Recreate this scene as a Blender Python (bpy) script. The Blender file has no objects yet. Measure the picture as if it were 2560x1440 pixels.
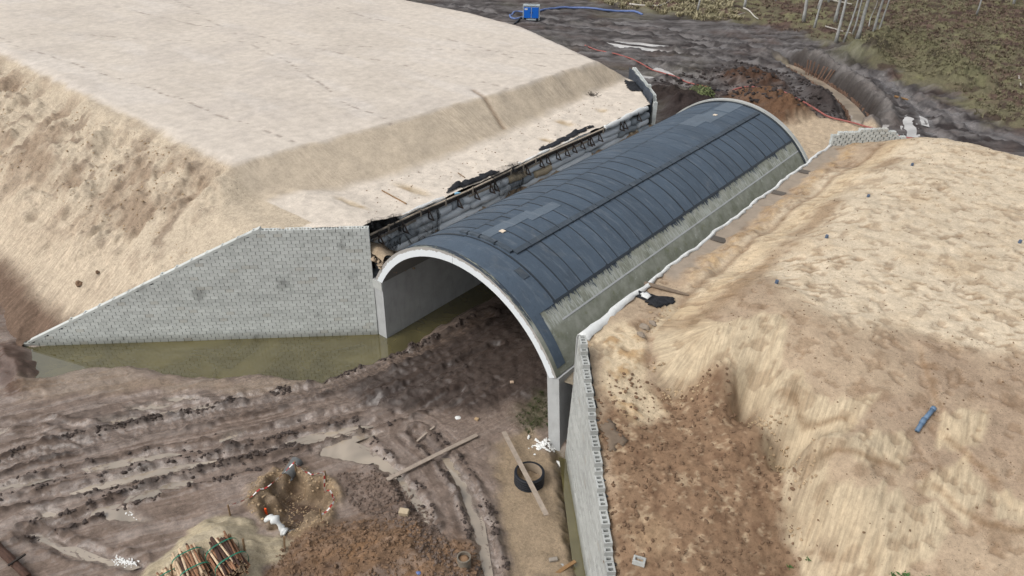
import bpy, bmesh, math, random
import numpy as np
from mathutils import Matrix, Vector
random.seed(7); rng = np.random.default_rng(7)
SC = bpy.context.scene; COL = SC.collection
# ---------------------------------------------------------------- camera
cam = bpy.data.cameras.new('camera'); camo = bpy.data.objects.new('camera', cam); COL.objects.link(camo)
CAM = Vector((26.744, -22.207, 24.382))
camo.matrix_world = Matrix(((0.7718023, -0.3440575, 0.5347388, CAM.x), (0.6356343, 0.3949306, -0.6633241, CAM.y),
                            (0.0170369, 0.8518534, 0.5235031, CAM.z), (0, 0, 0, 1)))
cam.sensor_width = 36; cam.lens = 1883.35/2560*36; cam.clip_start = 0.5; cam.clip_end = 3000
SC.camera = camo
# ---------------------------------------------------------------- sky, sun, exposure
SUN_EL, SUN_AZ = math.radians(50), math.radians(202)      # azimuth from +Y, clockwise
w = bpy.data.worlds.new('World'); SC.world = w; w.use_nodes = True
nt = w.node_tree; nt.nodes.clear()
sky = nt.nodes.new('ShaderNodeTexSky'); sky.sky_type = 'NISHITA'; sky.sun_disc = False
sky.sun_elevation = SUN_EL; sky.sun_rotation = SUN_AZ; sky.dust_density = 5.0; sky.air_density = 1.4; sky.ozone_density = 1.0
hs = nt.nodes.new('ShaderNodeHueSaturation'); hs.inputs['Saturation'].default_value = 0.22
bg = nt.nodes.new('ShaderNodeBackground'); bg.inputs['Strength'].default_value = 0.15
wo = nt.nodes.new('ShaderNodeOutputWorld')
nt.links.new(sky.outputs[0], hs.inputs['Color']); nt.links.new(hs.outputs[0], bg.inputs[0]); nt.links.new(bg.outputs[0], wo.inputs[0])
sl = bpy.data.lights.new('sun', 'SUN'); sl.energy = 1.0; sl.angle = math.radians(24); sl.color = (1, 0.98, 0.95)
so = bpy.data.objects.new('sun', sl); COL.objects.link(so)
sd = Vector((math.sin(SUN_AZ)*math.cos(SUN_EL), math.cos(SUN_AZ)*math.cos(SUN_EL), math.sin(SUN_EL)))
so.rotation_euler = (-sd).to_track_quat('-Z', 'Y').to_euler(); so.location = (-15, -40, 55)
SC.view_settings.view_transform = 'Standard'; SC.view_settings.look = 'None'
SC.view_settings.exposure = 0.2; SC.view_settings.gamma = 1; SC.view_settings.use_curve_mapping = False
# ---------------------------------------------------------------- helpers: colour, noise, distance
def lin(r, g, b, k=0.8, sat=0.86):
    if sat < 1 and k < 1: y = .3*r+.59*g+.11*b; r, g, b = (y+(c-y)*sat for c in (r, g, b))
    return tuple(k*((c/255/12.92) if c/255 <= .04045 else ((c/255+.055)/1.055)**2.4) for c in (r, g, b))
_P = np.random.default_rng(3).random(1 << 16)
def vnoise(x, y, seed=0):
    xi = np.floor(x).astype(np.int64); yi = np.floor(y).astype(np.int64); fx = x-xi; fy = y-yi
    fx = fx*fx*fx*(fx*(fx*6-15)+10); fy = fy*fy*fy*(fy*(fy*6-15)+10)
    def h(a, b):
        q = (a*374761393 + b*668265263 + seed*974634077) & 0xffffffff
        q = ((q ^ (q >> 13))*1274126177) & 0xffffffff
        return _P[(q ^ (q >> 16)) & 0xffff]
    a = h(xi, yi); b = h(xi+1, yi); c = h(xi, yi+1); d = h(xi+1, yi+1)
    return (a+(b-a)*fx + ((c+(d-c)*fx)-(a+(b-a)*fx))*fy)*2-1
def fbm(x, y, f=1.0, oct=4, seed=0, gain=.5):
    s = 0; a = 1; t = 0
    for i in range(oct):
        s = s + a*vnoise(x*f+17.3*i, y*f-9.1*i, seed+i*31); t += a; a *= gain; f *= 2.03
    return s/t*1.5
def sstep(a, b, x):
    t = np.clip((x-a)/(b-a), 0, 1); return t*t*(3-2*t)
def smin(a, b, k):
    h = np.clip(.5+.5*(b-a)/k, 0, 1); return b+(a-b)*h-k*h*(1-h)
def smax(a, b, k): return -smin(-a, -b, k)
def sdpoly(X, Y, poly, margin=2.0):
    P = np.array(poly, float); out = np.full(X.shape, 99.0)
    m = (X > P[:, 0].min()-margin) & (X < P[:, 0].max()+margin) & (Y > P[:, 1].min()-margin) & (Y < P[:, 1].max()+margin)
    if not m.any(): return out
    x = X[m]; y = Y[m]; d = np.full(x.shape, 1e9); ins = np.zeros(x.shape, bool)
    n = len(P)
    for i in range(n):
        ax, ay = P[i]; bx, by = P[(i+1) % n]; ex, ey = bx-ax, by-ay
        t = np.clip(((x-ax)*ex+(y-ay)*ey)/(ex*ex+ey*ey+1e-12), 0, 1)
        d = np.minimum(d, (x-ax-t*ex)**2+(y-ay-t*ey)**2)
        if ay != by:
            c = ((ay > y) != (by > y)) & (x < (bx-ax)*(y-ay)/(by-ay)+ax); ins ^= c
    d = np.sqrt(d); out[m] = np.where(ins, -d, d); return out
def dline(X, Y, pts, margin=3.0):
    """distance, arc length and side to a polyline"""
    P = np.array(pts, float)[:, :2]; D = np.full(X.shape, 99.0); S = np.zeros(X.shape); SD = np.zeros(X.shape)
    m = (X > P[:, 0].min()-margin) & (X < P[:, 0].max()+margin) & (Y > P[:, 1].min()-margin) & (Y < P[:, 1].max()+margin)
    if not m.any(): return D, S, SD
    x = X[m]; y = Y[m]; bd = np.full(x.shape, 1e9); bs = np.zeros(x.shape); bsd = np.zeros(x.shape); L = 0
    for i in range(len(P)-1):
        ax, ay = P[i]; bx, by = P[i+1]; ex, ey = bx-ax, by-ay; l = math.hypot(ex, ey)+1e-9
        t = np.clip(((x-ax)*ex+(y-ay)*ey)/(l*l), 0, 1)
        dd = np.hypot(x-ax-t*ex, y-ay-t*ey); b = dd < bd
        bd = np.where(b, dd, bd); bs = np.where(b, L+t*l, bs); bsd = np.where(b, np.sign(ex*(y-ay)-ey*(x-ax)), bsd); L += l
    D[m] = bd; S[m] = bs; SD[m] = bsd; return D, S, SD
def spline(pts, n=8):
    P = [Vector(p) for p in pts]; out = []
    for i in range(len(P)-1):
        a = P[max(i-1, 0)]; b = P[i]; c = P[i+1]; d = P[min(i+2, len(P)-1)]
        for k in range(n):
            t = k/n; out.append(.5*((2*b)+(c-a)*t+(2*a-5*b+4*c-d)*t*t+(3*b-a-3*c+d)*t**3))
    out.append(P[-1]); return out
# ---------------------------------------------------------------- helpers: objects
def tag(o, label=None, cat=None, group=None, kind=None):
    if label: o['label'] = label
    if cat: o['category'] = cat
    if group: o['group'] = group
    if kind: o['kind'] = kind
    return o
def empty(name, loc=(0, 0, 0)):
    o = bpy.data.objects.new(name, None); COL.objects.link(o); o.location = loc; o.empty_display_size = .2; return o
def link(name, me, parent=None, loc=None):
    o = bpy.data.objects.new(name, me); COL.objects.link(o)
    if parent is not None:
        o.parent = parent
        base = Vector(parent.location)
        if parent.parent is not None: base = base+Vector(parent.parent.location)
        if loc is not None: o.location = Vector(loc)-base
        else: o.location = -base if parent.type == 'EMPTY' or base.length > 0 else (0, 0, 0)
    elif loc is not None: o.location = loc
    return o
def meshdata(name, v, f, m=None, smooth=False):
    me = bpy.data.meshes.new(name); me.from_pydata([tuple(q) for q in v], [], f); me.update()
    if m: me.materials.append(m)
    if smooth: me.polygons.foreach_set('use_smooth', [True]*len(me.polygons))
    return me
class MB:
    def __init__(s): s.v = []; s.f = []
    def add(s, v, f):
        n = len(s.v); s.v += [tuple(q) for q in v]; s.f += [tuple(i+n for i in q) for q in f]; return s
    def box(s, c, size, R=None, taper=1.0):
        x, y, z = size[0]/2, size[1]/2, size[2]/2
        vs = [Vector((a*x*(taper if k > 0 else 1), b*y*(taper if k > 0 else 1), k*z)) for k in (-1, 1) for a, b in ((-1, -1), (1, -1), (1, 1), (-1, 1))]
        if R is not None: vs = [R @ v for v in vs]
        c = Vector(c)
        return s.add([v+c for v in vs], [(0, 3, 2, 1), (4, 5, 6, 7), (0, 1, 5, 4), (1, 2, 6, 5), (2, 3, 7, 6), (3, 0, 4, 7)])
    def cbox(s, c, size, R=None, ch=.02):
        """box with chamfered edges: 24 vertices"""
        bm = bmesh.new(); bmesh.ops.create_cube(bm, size=1)
        for v in bm.verts: v.co = Vector((v.co.x*size[0], v.co.y*size[1], v.co.z*size[2]))
        bmesh.ops.bevel(bm, geom=list(bm.edges), offset=ch, segments=1, affect='EDGES')
        bm.verts.ensure_lookup_table()
        vs = [(R @ v.co if R is not None else v.co)+Vector(c) for v in bm.verts]
        fs = [tuple(v.index for v in f.verts) for f in bm.faces]; bm.free(); return s.add(vs, fs)
    def tube(s, pts, r, n=8, cap=True):
        pts = [Vector(p) for p in pts]; rr = r if hasattr(r, '__len__') else [r]*len(pts); vs = []; fs = []
        up = Vector((0, 0, 1)); prev = None
        for i, p in enumerate(pts):
            t = (pts[min(i+1, len(pts)-1)]-pts[max(i-1, 0)]).normalized()
            if prev is None:
                a = t.cross(up if abs(t.z) < .95 else Vector((1, 0, 0))).normalized()
            else:
                a = (prev-t*prev.dot(t)).normalized()
            prev = a; b = t.cross(a)
            for k in range(n):
                q = 2*math.pi*k/n; vs.append(p+(a*math.cos(q)+b*math.sin(q))*rr[i])
        for i in range(len(pts)-1):
            for k in range(n): fs.append((i*n+k, i*n+(k+1) % n, (i+1)*n+(k+1) % n, (i+1)*n+k))
        if cap: fs.append(tuple(range(n))[::-1]); fs.append(tuple((len(pts)-1)*n+k for k in range(n)))
        return s.add(vs, fs)
    def bar(s, a, b, w, h):
        a = Vector(a); b = Vector(b); t = (b-a).normalized()
        x = t.cross(Vector((0, 0, 1)));  x = x.normalized() if x.length > 1e-3 else Vector((1, 0, 0)); y = x.cross(t)
        vs = [p+x*(i*w/2)+y*(j*h/2) for p in (a, b) for i, j in ((-1, -1), (1, -1), (1, 1), (-1, 1))]
        return s.add(vs, [(0, 1, 2, 3), (7, 6, 5, 4), (0, 4, 5, 1), (1, 5, 6, 2), (2, 6, 7, 3), (3, 7, 4, 0)])
    def blob(s, c, size, seed=0, sub=2, rough=.25, R=None):
        bm = bmesh.new(); bmesh.ops.create_icosphere(bm, subdivisions=sub, radius=1); r = random.Random(seed)
        ph = [r.uniform(0, 9) for _ in range(6)]
        vs = []
        for v in bm.verts:
            q = v.co; k = 1+rough*(math.sin(q.x*3.1+ph[0])*math.sin(q.y*2.7+ph[1])+.7*math.sin(q.z*4.3+ph[2]+q.x*2)+r.uniform(-.35, .35))
            p = Vector((q.x*k*size[0], q.y*k*size[1], q.z*k*size[2])); vs.append((R @ p if R is not None else p)+Vector(c))
        bm.verts.ensure_lookup_table(); fs = [tuple(v.index for v in f.verts) for f in bm.faces]; bm.free(); return s.add(vs, fs)
    def build(s, name, m, parent=None, smooth=False):
        return link(name, meshdata(name, s.v, s.f, m, smooth), parent)
def rz(a): return Matrix.Rotation(a, 3, 'Z')
# ---------------------------------------------------------------- helpers: shader nodes
class N:
    def __init__(s, name):
        s.m = bpy.data.materials.new(name); s.m.use_nodes = True; s.t = s.m.node_tree; s.t.nodes.clear()
        s.o = s.t.nodes.new('ShaderNodeOutputMaterial'); s.b = s.t.nodes.new('ShaderNodeBsdfPrincipled')
        s.t.links.new(s.b.outputs[0], s.o.inputs[0]); s.b.inputs['Specular IOR Level'].default_value = .35
    def n(s, ty, **k):
        q = s.t.nodes.new(ty)
        for a, b in k.items(): setattr(q, a, b)
        return q
    def set(s, sock, val):
        if hasattr(val, 'is_output'): s.t.links.new(val, sock)
        elif isinstance(val, (tuple, list)) and len(val) == 3 and sock.type == 'RGBA': sock.default_value = (*val, 1)
        else: sock.default_value = val
    def P(s, **k):
        for a, b in k.items(): s.set(s.b.inputs[a.replace('_', ' ')], b)
        return s
    def obj(s): return s.n('ShaderNodeTexCoord').outputs['Object']
    def pos(s): return s.n('ShaderNodeNewGeometry').outputs['Position']
    def attr(s, name, out='Color'):
        q = s.n('ShaderNodeAttribute'); q.attribute_name = name; return q.outputs[out]
    def noise(s, vec, scale, detail=4, rough=.55, dist=0):
        q = s.n('ShaderNodeTexNoise'); s.set(q.inputs['Vector'], vec); q.inputs['Scale'].default_value = scale
        q.inputs['Detail'].default_value = detail; q.inputs['Roughness'].default_value = rough; q.inputs['Distortion'].default_value = dist
        return q.outputs['Fac']
    def scale(s, vec, xyz):
        q = s.n('ShaderNodeMapping'); s.set(q.inputs['Vector'], vec); q.inputs['Scale'].default_value = xyz; return q.outputs[0]
    def math(s, op, a, b=0.0, c=None, clamp=False):
        q = s.n('ShaderNodeMath', operation=op, use_clamp=clamp); s.set(q.inputs[0], a); s.set(q.inputs[1], b)
        if c is not None: s.set(q.inputs[2], c)
        return q.outputs[0]
    def rng(s, v, a, b, c=0.0, d=1.0):
        q = s.n('ShaderNodeMapRange'); s.set(q.inputs[0], v)
        for i, x in enumerate((a, b, c, d)): s.set(q.inputs[i+1], x)
        return q.outputs[0]
    def mix(s, f, a, b, mode='MIX'):
        q = s.n('ShaderNodeMix', data_type='RGBA', blend_type=mode); s.set(q.inputs[0], f); s.set(q.inputs[6], a); s.set(q.inputs[7], b); return q.outputs[2]
    def bump(s, h, strength=.3, dist=.02):
        q = s.n('ShaderNodeBump'); s.set(q.inputs['Height'], h); q.inputs['Strength'].default_value = strength; q.inputs['Distance'].default_value = dist
        s.t.links.new(q.outputs[0], s.b.inputs['Normal']); return s
    def sep(s, v):
        q = s.n('ShaderNodeSeparateXYZ'); s.set(q.inputs[0], v); return q.outputs
    def rnd(s):
        a = s.n('ShaderNodeObjectInfo').outputs['Random']; b = s.n('ShaderNodeNewGeometry').outputs['Random Per Island']
        return s.math('FRACT', s.math('ADD', a, b))
def simple(name, c, rough=.7, var=.25, sc=6, metal=0, bump=.2, bd=.01):
    k = N(name); v = k.obj(); n1 = k.noise(v, sc, 5, .6); n2 = k.rnd()
    f = k.math('ADD', k.rng(n1, .25, .75, 1-var, 1+var), k.rng(n2, 0, 1, -var*.6, var*.6))
    k.P(Base_Color=k.mix(1.0, c, f, 'MULTIPLY'), Roughness=rough, Metallic=metal).bump(k.noise(v, sc*4, 4), bump, bd); return k.m
# terrain material: colour and wetness are per-vertex soil types, grain and relief are nodes
def terrain_mat(name, bump=.5, amp=1.0):
    k = N(name); v = k.pos(); c = k.attr('soil'); wet = k.attr('wet', 'Fac'); st = k.attr('streak', 'Vector')
    s3 = k.sep(st)
    comb = k.n('ShaderNodeCombineXYZ'); k.t.links.new(s3[0], comb.inputs[0]); k.t.links.new(s3[1], comb.inputs[1])
    sn = k.noise(comb.outputs[0], 1.0, 5, .65, .3)
    crumb = k.attr('crumb', 'Fac'); am = k.rng(crumb, 0, 1, .16*amp, amp)
    n1 = k.noise(v, 1.7, 6, .62); n2 = k.noise(v, 7, 6, .72, .3); n3 = k.noise(v, 24, 5, .75)
    dv = k.math('ADD', k.math('MULTIPLY', k.rng(n1, .25, .75, -.16, .16), 1.0), k.math('MULTIPLY', k.math('ADD', k.rng(n2, .36, .64, -.30, .30), k.rng(n3, .36, .64, -.30, .30)), am))
    f = k.math('ADD', 1.0, dv)
    sf = k.math('MULTIPLY_ADD', k.math('SUBTRACT', k.rng(sn, .36, .64, .62, 1.20), 1.0), s3[2], 1.0)
    f = k.math('MULTIPLY', f, sf)
    # small dark crumbs lying about
    vo = k.n('ShaderNodeTexVoronoi'); k.set(vo.inputs['Vector'], v); vo.inputs['Scale'].default_value = 5.5; vo.inputs['Randomness'].default_value = 1
    cr = k.math('MULTIPLY', k.rng(vo.outputs['Distance'], .13, .19, 1, 0), k.rng(k.noise(v, .9, 3), .52, .60, 0, 1))
    vo2 = k.n('ShaderNodeTexVoronoi'); k.set(vo2.inputs['Vector'], v); vo2.inputs['Scale'].default_value = 11; vo2.inputs['Randomness'].default_value = 1
    cr2 = k.math('MULTIPLY', k.rng(vo2.outputs['Distance'], .16, .26, 1, 0), k.rng(k.noise(v, 1.6, 4), .50, .58, 0, 1))
    f = k.math('MULTIPLY', f, k.math('MULTIPLY_ADD', k.math('MULTIPLY', k.math('MAXIMUM', cr, cr2), crumb), -.55, 1.0))
    k.P(Base_Color=k.mix(1.0, c, f, 'MULTIPLY'), Roughness=k.rng(wet, 0, 1, .95, .20), Specular_IOR_Level=k.rng(wet, 0, 1, .10, .75))
    h = k.math('MULTIPLY', k.math('ADD', k.math('MULTIPLY', n2, 1.1), k.math('MULTIPLY', n3, .5)), am); h = k.math('ADD', h, k.math('MULTIPLY', k.math('MULTIPLY', sn, s3[2]), .5))
    k.bump(h, bump, .09); return k.m
M = {}
M['terrain'] = terrain_mat('soil', .6)
M['sand'] = terrain_mat('sand_fill', .28, .55)
def grid_obj(name, xs, ys, fn, mat, keep=None, parent=None):
    X, Y = np.meshgrid(xs, ys); sh = X.shape; X = X.ravel(); Y = Y.ravel()
    z, col, wet, stk, crumb = fn(X, Y)
    nx, ny = len(xs), len(ys); idx = np.arange(nx*ny).reshape(ny, nx)
    q = np.stack([idx[:-1, :-1], idx[:-1, 1:], idx[1:, 1:], idx[1:, :-1]], -1).reshape(-1, 4)
    if keep is not None:
        k = keep(X, Y, z); q = q[k[q].all(1)]
    used = np.unique(q); rem = np.full(nx*ny, -1); rem[used] = np.arange(len(used)); q = rem[q]
    me = bpy.data.meshes.new(name); co = np.stack([X, Y, z], 1)[used].astype(np.float32)
    me.vertices.add(len(used)); me.vertices.foreach_set('co', co.ravel())
    me.loops.add(q.size); me.loops.foreach_set('vertex_index', q.ravel().astype(np.int32))
    me.polygons.add(len(q)); me.polygons.foreach_set('loop_start', np.arange(0, q.size, 4, dtype=np.int32))
    me.polygons.foreach_set('use_smooth', np.ones(len(q), bool)); me.update(calc_edges=True)
    a = me.attributes.new('soil', 'FLOAT_COLOR', 'POINT'); a.data.foreach_set('color', np.concatenate([col[used], np.ones((len(used), 1))], 1).astype(np.float32).ravel())
    for nm, arr in (('wet', wet), ('crumb', crumb)):
        a = me.attributes.new(nm, 'FLOAT', 'POINT'); a.data.foreach_set('value', arr[used].astype(np.float32))
    a = me.attributes.new('streak', 'FLOAT_VECTOR', 'POINT'); a.data.foreach_set('vector', stk[used].astype(np.float32).ravel())
    me.materials.append(mat); return link(name, me, parent)
def seg(*parts):
    out = []
    for a, b, st in parts: out.append(np.arange(a, b-1e-6, st))
    return np.concatenate(out+[[parts[-1][1]]])
def blend(C, m, col):
    m = np.asarray(m, float)[:, None]; return C*(1-m)+np.array(col)*m
# ================================================================ THE SETTING
# soil colours (dry/real reflectance)
C_PALE = lin(210, 198, 184); C_BENCH = lin(216, 203, 187); C_SAND = lin(199, 178, 148); C_TAN = lin(172, 148, 118); C_BROWN = lin(124, 90, 62)
C_MUD = lin(137, 118, 105); C_DMUD = lin(72, 60, 54); C_FAR = lin(84, 78, 76); C_FARL = lin(122, 116, 114); C_RED = lin(110, 80, 58)
C_SILT = lin(158, 136, 108); C_OLIVE = lin(110, 104, 80); C_HEATH = lin(102, 82, 72); C_MOSS = lin(124, 120, 86); C_POND = lin(96, 84, 40); C_GRIT = lin(186, 170, 140)
# tunnel frame: axis +Y, water level z = 0
S, HS, RISE, TH, LEN, SKN, SKF = 11.33, 3.6, 3.332, .49, 30.36, -.042, -.078
RAD = (S*S/4+RISE*RISE)/(2*RISE); ZC = HS+RISE-RAD; XC = S/2; RO = RAD+TH
POND = [(-13.78,-12.99),(-12.47,-13.36),(-10.68,-13.95),(-10.19,-13.1),(-9.87,-11.93),(-8.83,-10.86),(-7.46,-9.86),(-5.53,-9.17),(-3.95,-7.99),(-2.77,-6.53),(-1.25,-5.66),(0.3,-4.85),(0.55,-4.15),(0.66,-3.05),(1.14,-1.54),(1.47,-0.4),(1.46,0.82),(1.36,4.15),(1.75,7.26)]+[(5.2,12),(4.5,22),(4,34),(-1.5,34),(-1.5,.5),(-1.2,0),(-14.2,-13.2)]
POND2 = [(12.17,-0.81),(12.86,-0.9),(13.56,-1.62),(15.53,-3.79),(17.55,-5.85),(17.34,-6.03),(16.25,-5.02),(14.84,-3.54),(13.64,-2.18)]
PUD = [
 [(4.17,-7.99),(4.36,-7.55),(4.78,-6.33),(5.62,-5.54),(5.33,-6.73),(5.95,-6.67),(7.07,-6.51),(8.08,-6.68),(7.96,-7),(7.03,-7.04),(6.11,-7.46),(5.41,-7.83),(4.61,-8.22)],
 [(0.2,-16.1),(0.82,-15.36),(1.66,-15.25),(2.3,-15.12),(1.67,-15.62),(0.93,-16.06),(0.45,-16.28)],
 [(-1.39,-17.59),(-0.9,-17.13),(-0.75,-17.3),(-0.94,-17.67)],
 [(-0.41,-18.32),(0.03,-18.02),(1.08,-17.84),(1.61,-17.49),(2.52,-17.16),(3.32,-16.73),(3.95,-16.46),(3.83,-16.72),(3.14,-17.14),(2.41,-17.43),(1.54,-17.77),(0.7,-18.03),(0.08,-18.25)],
 [(0.64,-15.03),(0.57,-14.56),(0.95,-14.15),(1.38,-14.08),(1.08,-14.65)],
 [(1.08,-13.72),(1.09,-13.28),(1.55,-12.89),(1.69,-13.1)],
 [(-4.22,-10.62),(-3.92,-10.2),(-3.01,-9.61),(-3.15,-9.98),(-3.88,-10.52)],
 [(-4.99,-12.22),(-4.29,-11.31),(-3.58,-10.55),(-3.75,-11.11),(-4.56,-12.08)],
 [(-3.52,-11.38),(-2.53,-9.99),(-1.79,-9),(-1.96,-9.59),(-2.85,-10.88)],
 [(-2.53,-15.28),(-1.63,-13.94),(-0.8,-12.67),(-0.32,-12.33),(-0.71,-13.12),(-1.55,-14.28),(-2.23,-15.18)],
 [(-1.51,-16.24),(-1.22,-15.37),(-0.77,-14.38),(-0.18,-13.4),(0.5,-12.48),(1.28,-11.46),(1.05,-12.13),(0.44,-13.1),(-0.29,-14.3),(-0.76,-15.28),(-1.1,-16.01)],
 [(2.83,-8.55),(3.35,-7.44),(4.22,-6.05),(4.84,-5.52),(3.82,-7.39),(3.36,-8.24)],
 [(-4.32,-18.22),(-3.74,-17.46),(-3.15,-16.68),(-3.43,-17.31),(-4.08,-18.31)],
 [(-8.05,-16.84),(-7.55,-16.55),(-7.48,-17.05)],
 [(-4.99,-13.49),(-4.55,-12.75),(-4.13,-12.39),(-4.37,-13.04)],
 [(8.09,-6.86),(8.4,-6.72),(9.9,-7.18),(11.21,-7.85),(11.09,-7.95),(9.99,-7.5)],
 [(9.04,-4.9),(9.32,-4.66),(10.79,-5.3),(12.55,-6.38),(13.99,-7.49),(14.77,-8.15),(14.54,-8.35),(13.43,-7.47),(11.92,-6.37),(10.38,-5.49)],
 [(0.27,-10.29),(0.73,-9.54),(0.45,-10.41)],
]
FPUD = [[(12.63,53.34),(11.86,55.88),(11.03,57.92),(11.12,59.63),(11.82,59.29),(12.75,56.08),(13.77,53.52)], [(10.36,53.18),(9.97,55.23),(10.46,55.84),(11,53.61)],
 [(-28.63,64.44),(-25.68,65.19),(-23.09,65.92),(-19.76,66.28),(-17.69,66.88),(-20.69,64.86),(-24.67,63.58)], [(-28.02,65.92),(-24.82,67.77),(-21.6,68.48),(-18.56,69.36),(-21.45,67.19),(-25.53,65.92)],
 [(11.88,60.32),(12.74,59.48),(13.31,58.11),(12.82,58.29)], [(-17.37,54.58),(-14.82,54.74),(-14.91,53.57),(-17.02,53.57)], [(-17.14,58.74),(-13.6,57.19),(-13.62,56.29),(-16.87,57.34)], [(-10.06,55.32),(-7.57,55.19),(-8.55,54.29)]]
RUTS = [  # polyline, half width, depth, ridge height, darkness
 ([(-5.51,-17.94),(-5.18,-16.77),(-3.84,-14.22),(-2.38,-11.55),(-1.43,-9.85),(0.13,-7.12),(1.2,-4.78),(1.92,-2.22),(2.75,1.07),(2.96,5.14)], .42, .12, .22, .9),
 ([(-3.9,-18.54),(-3.18,-16.77),(-2.2,-15),(-0.61,-12.55),(0.59,-10.5),(1.91,-7.96),(3.5,-4.94),(4.66,-1.17),(5.34,3.06)], .28, .18, .13, .55),
 ([(-3.26,-18.77),(-2.03,-17.09),(-0.93,-15.27),(0.34,-13.08),(1.5,-11.08),(3.08,-8.38),(4.55,-5.84),(5.52,-3.67),(6.5,-1.05)], .30, .20, .16, .7),
 ([(-0.8,-18.52),(0.02,-17.03),(0.62,-14.84),(1.43,-13.15),(2.31,-11.6),(3.01,-10.05),(3.63,-8.79)], .28, .14, .18, .8),
 ([(-0.57,-18.31),(0.91,-17.88),(2.6,-17.14),(4.09,-16.41)], .3, .15, .12, .4),
 ([(4.77,-6.51),(6.35,-6.7),(7.95,-6.85),(9.66,-7.3),(11.09,-7.9)], .32, .18, .17, .65),
 ([(6.82,-4.41),(8.98,-4.78),(10.5,-5.24),(11.87,-5.99),(13.21,-6.89),(14.77,-8.15)], .34, .19, .19, .7),
 ([(-8.26,-16.59),(-6.81,-15.06),(-4.86,-14.11),(-4.18,-12.36),(-2.78,-10.09),(-1.01,-7.7)], .24, .12, .09, .45),
 ([(-7.11,-17.02),(-6.3,-15.63),(-3.91,-14.56)], .2, .07, .07, .3),
 ([(-6.32,-12.66),(-4.41,-10.42),(-1.66,-8.18),(0.39,-5.89)], .25, .06, .05, .15),
 ([(1.23,-10.91),(2.48,-8.82),(3.39,-7.26)], .2, .09, .12, .7),
]
FRUTS = [
 ([(-31.82,59.38),(-24.79,63.76),(-17.11,66.62),(-8.25,68.27),(-0.26,66.52)], .9, .3), ([(-37.89,69.56),(-25.84,73.68),(-14.41,75.9),(-4.19,77.19),(4.92,71.32),(9.61,63.81)], .8, .25),
 ([(-57.48,67.95),(-38.42,68.35),(-24.24,72.01),(-12.93,72.73)], .8, .2), ([(-18.31,58.86),(-10.51,58.09),(-6.07,63.31),(-1.74,62),(1.2,57.91)], .9, .3), ([(-13.83,53.93),(-7.04,55.09),(-4.41,59.53)], .7, .25),
 ([(6.31,72.61),(10.57,64.69),(14.16,56.55),(18.02,53.11)], .8, .22), ([(4.4,73.04),(12.55,63.01),(17.65,59.71),(21.76,59.15)], .8, .22), ([(-46.19,68.88),(-35.71,74.54),(-24.22,77.54)], .6, .15), ([(10.11,67.97),(16.23,61.47),(21.57,60.37)], .6, .16)]
DITCH = [(-10.1,75.89),(-6.09,73.86),(-1.53,69.75),(2.11,66.06),(4.62,62.92),(6.45,59.92),(7.75,56.14)]
GREENM = [(-0.05,79.49),(0.62,87),(3.31,88.11),(7.56,82.78),(12.28,75.67)]
FOREST = [(-57.77,94.62),(-43.49,83.86),(-33.78,84.9),(-25.39,84.52),(-18.99,87.07),(-13.33,87.98),(-5.92,83.36),(-0.72,81.79),(5.2,74.91),(9.7,69.54),(14.41,66.43),(18.03,63.1),(22.15,63.04)]+[(90,75),(200,300),(-200,300)]
PILE = [(4.94,-16.98),(4.46,-15.63),(3.94,-14.16),(4.25,-13.03),(5.48,-12.45),(6.96,-12.17),(8.06,-12.01),(7.76,-12.75),(7.98,-13.53),(8.53,-14.17)]
PIT = [(4.88,-11.78),(4.37,-10.87),(4.43,-9.85),(5.53,-9.52),(6.78,-9.65),(7.44,-10.49),(7.51,-11.63),(6.51,-11.77)]
PITRIM = [(4.54,-12.26),(3.76,-10.95),(4.31,-9.39),(5.92,-8.81),(7.29,-9.29),(8.09,-10.56),(7.86,-11.85)]
BROWNP = [(8.49,-14),(7.69,-12.55),(7.8,-10.91),(8.83,-9.51),(10.06,-8.46),(11.62,-8.2),(13.34,-7.51),(14.84,-8.63)]
MIDMUD = [(6.08,-8.51),(7.18,-7.42),(8.67,-6.92),(10.28,-7.32),(11.8,-7.94),(14.28,-8.55),(13.49,-9.68),(9.89,-8.76),(8.18,-9.39)]
SILT = [(10.1,-2.51),(10.95,-0.91),(12.67,-1.34),(14.81,-3.51),(17.39,-6.18),(15.5,-7.78),(13.12,-5.79),(11.49,-4.27)]
SILT2 = [(-11.02,-14.44),(-9.33,-12.13),(-8.26,-10.89),(-5.57,-9.76),(-3.16,-8.11),(-1.3,-6.08),(1.07,-4.68),(-1.14,-7.61),(-4.69,-10.25),(-7.65,-13.2),(-9.08,-15.03)]
LBANK = [(-15.41,-15.04),(-14.22,-13.53),(-12.47,-13.43),(-10.09,-14.02),(-9.02,-14.13),(-9.55,-14.99),(-13.18,-15.83)]
DARKIN = [(1.38,-4.79),(2.05,-2.05),(2.33,0.28),(2.76,6.45)]+[(7,30),(11.3,30),(11.3,2)]+[(10.18,1.34),(9.17,0.08),(7.94,-1.75),(5.98,-3.04),(3.86,-4.47),(2.21,-5.09)]
GREENIN = [(9.73,-0.6),(9.5,1.57),(9.93,1.74),(11.26,-0.03),(10.94,-1.2)]
MOUNDS = [  # x, y, rx, ry, height  (far heaps)
 (*[(-0.7,52.53)][0], 4.2, 3.4, 1.7), (*[(3.45,49.54)][0], 3.2, 2.6, .9), (*[(-8.4,47.77)][0], 5.0, 3.0, 1.1), (*[(-5.6,60.04)][0], 3.6, 2.6, 1.2), (*[(3.53,59.62)][0], 3.5, 2.6, .8), (*[(-4.89,43.83)][0], 3.0, 4.0, .7)]
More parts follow.
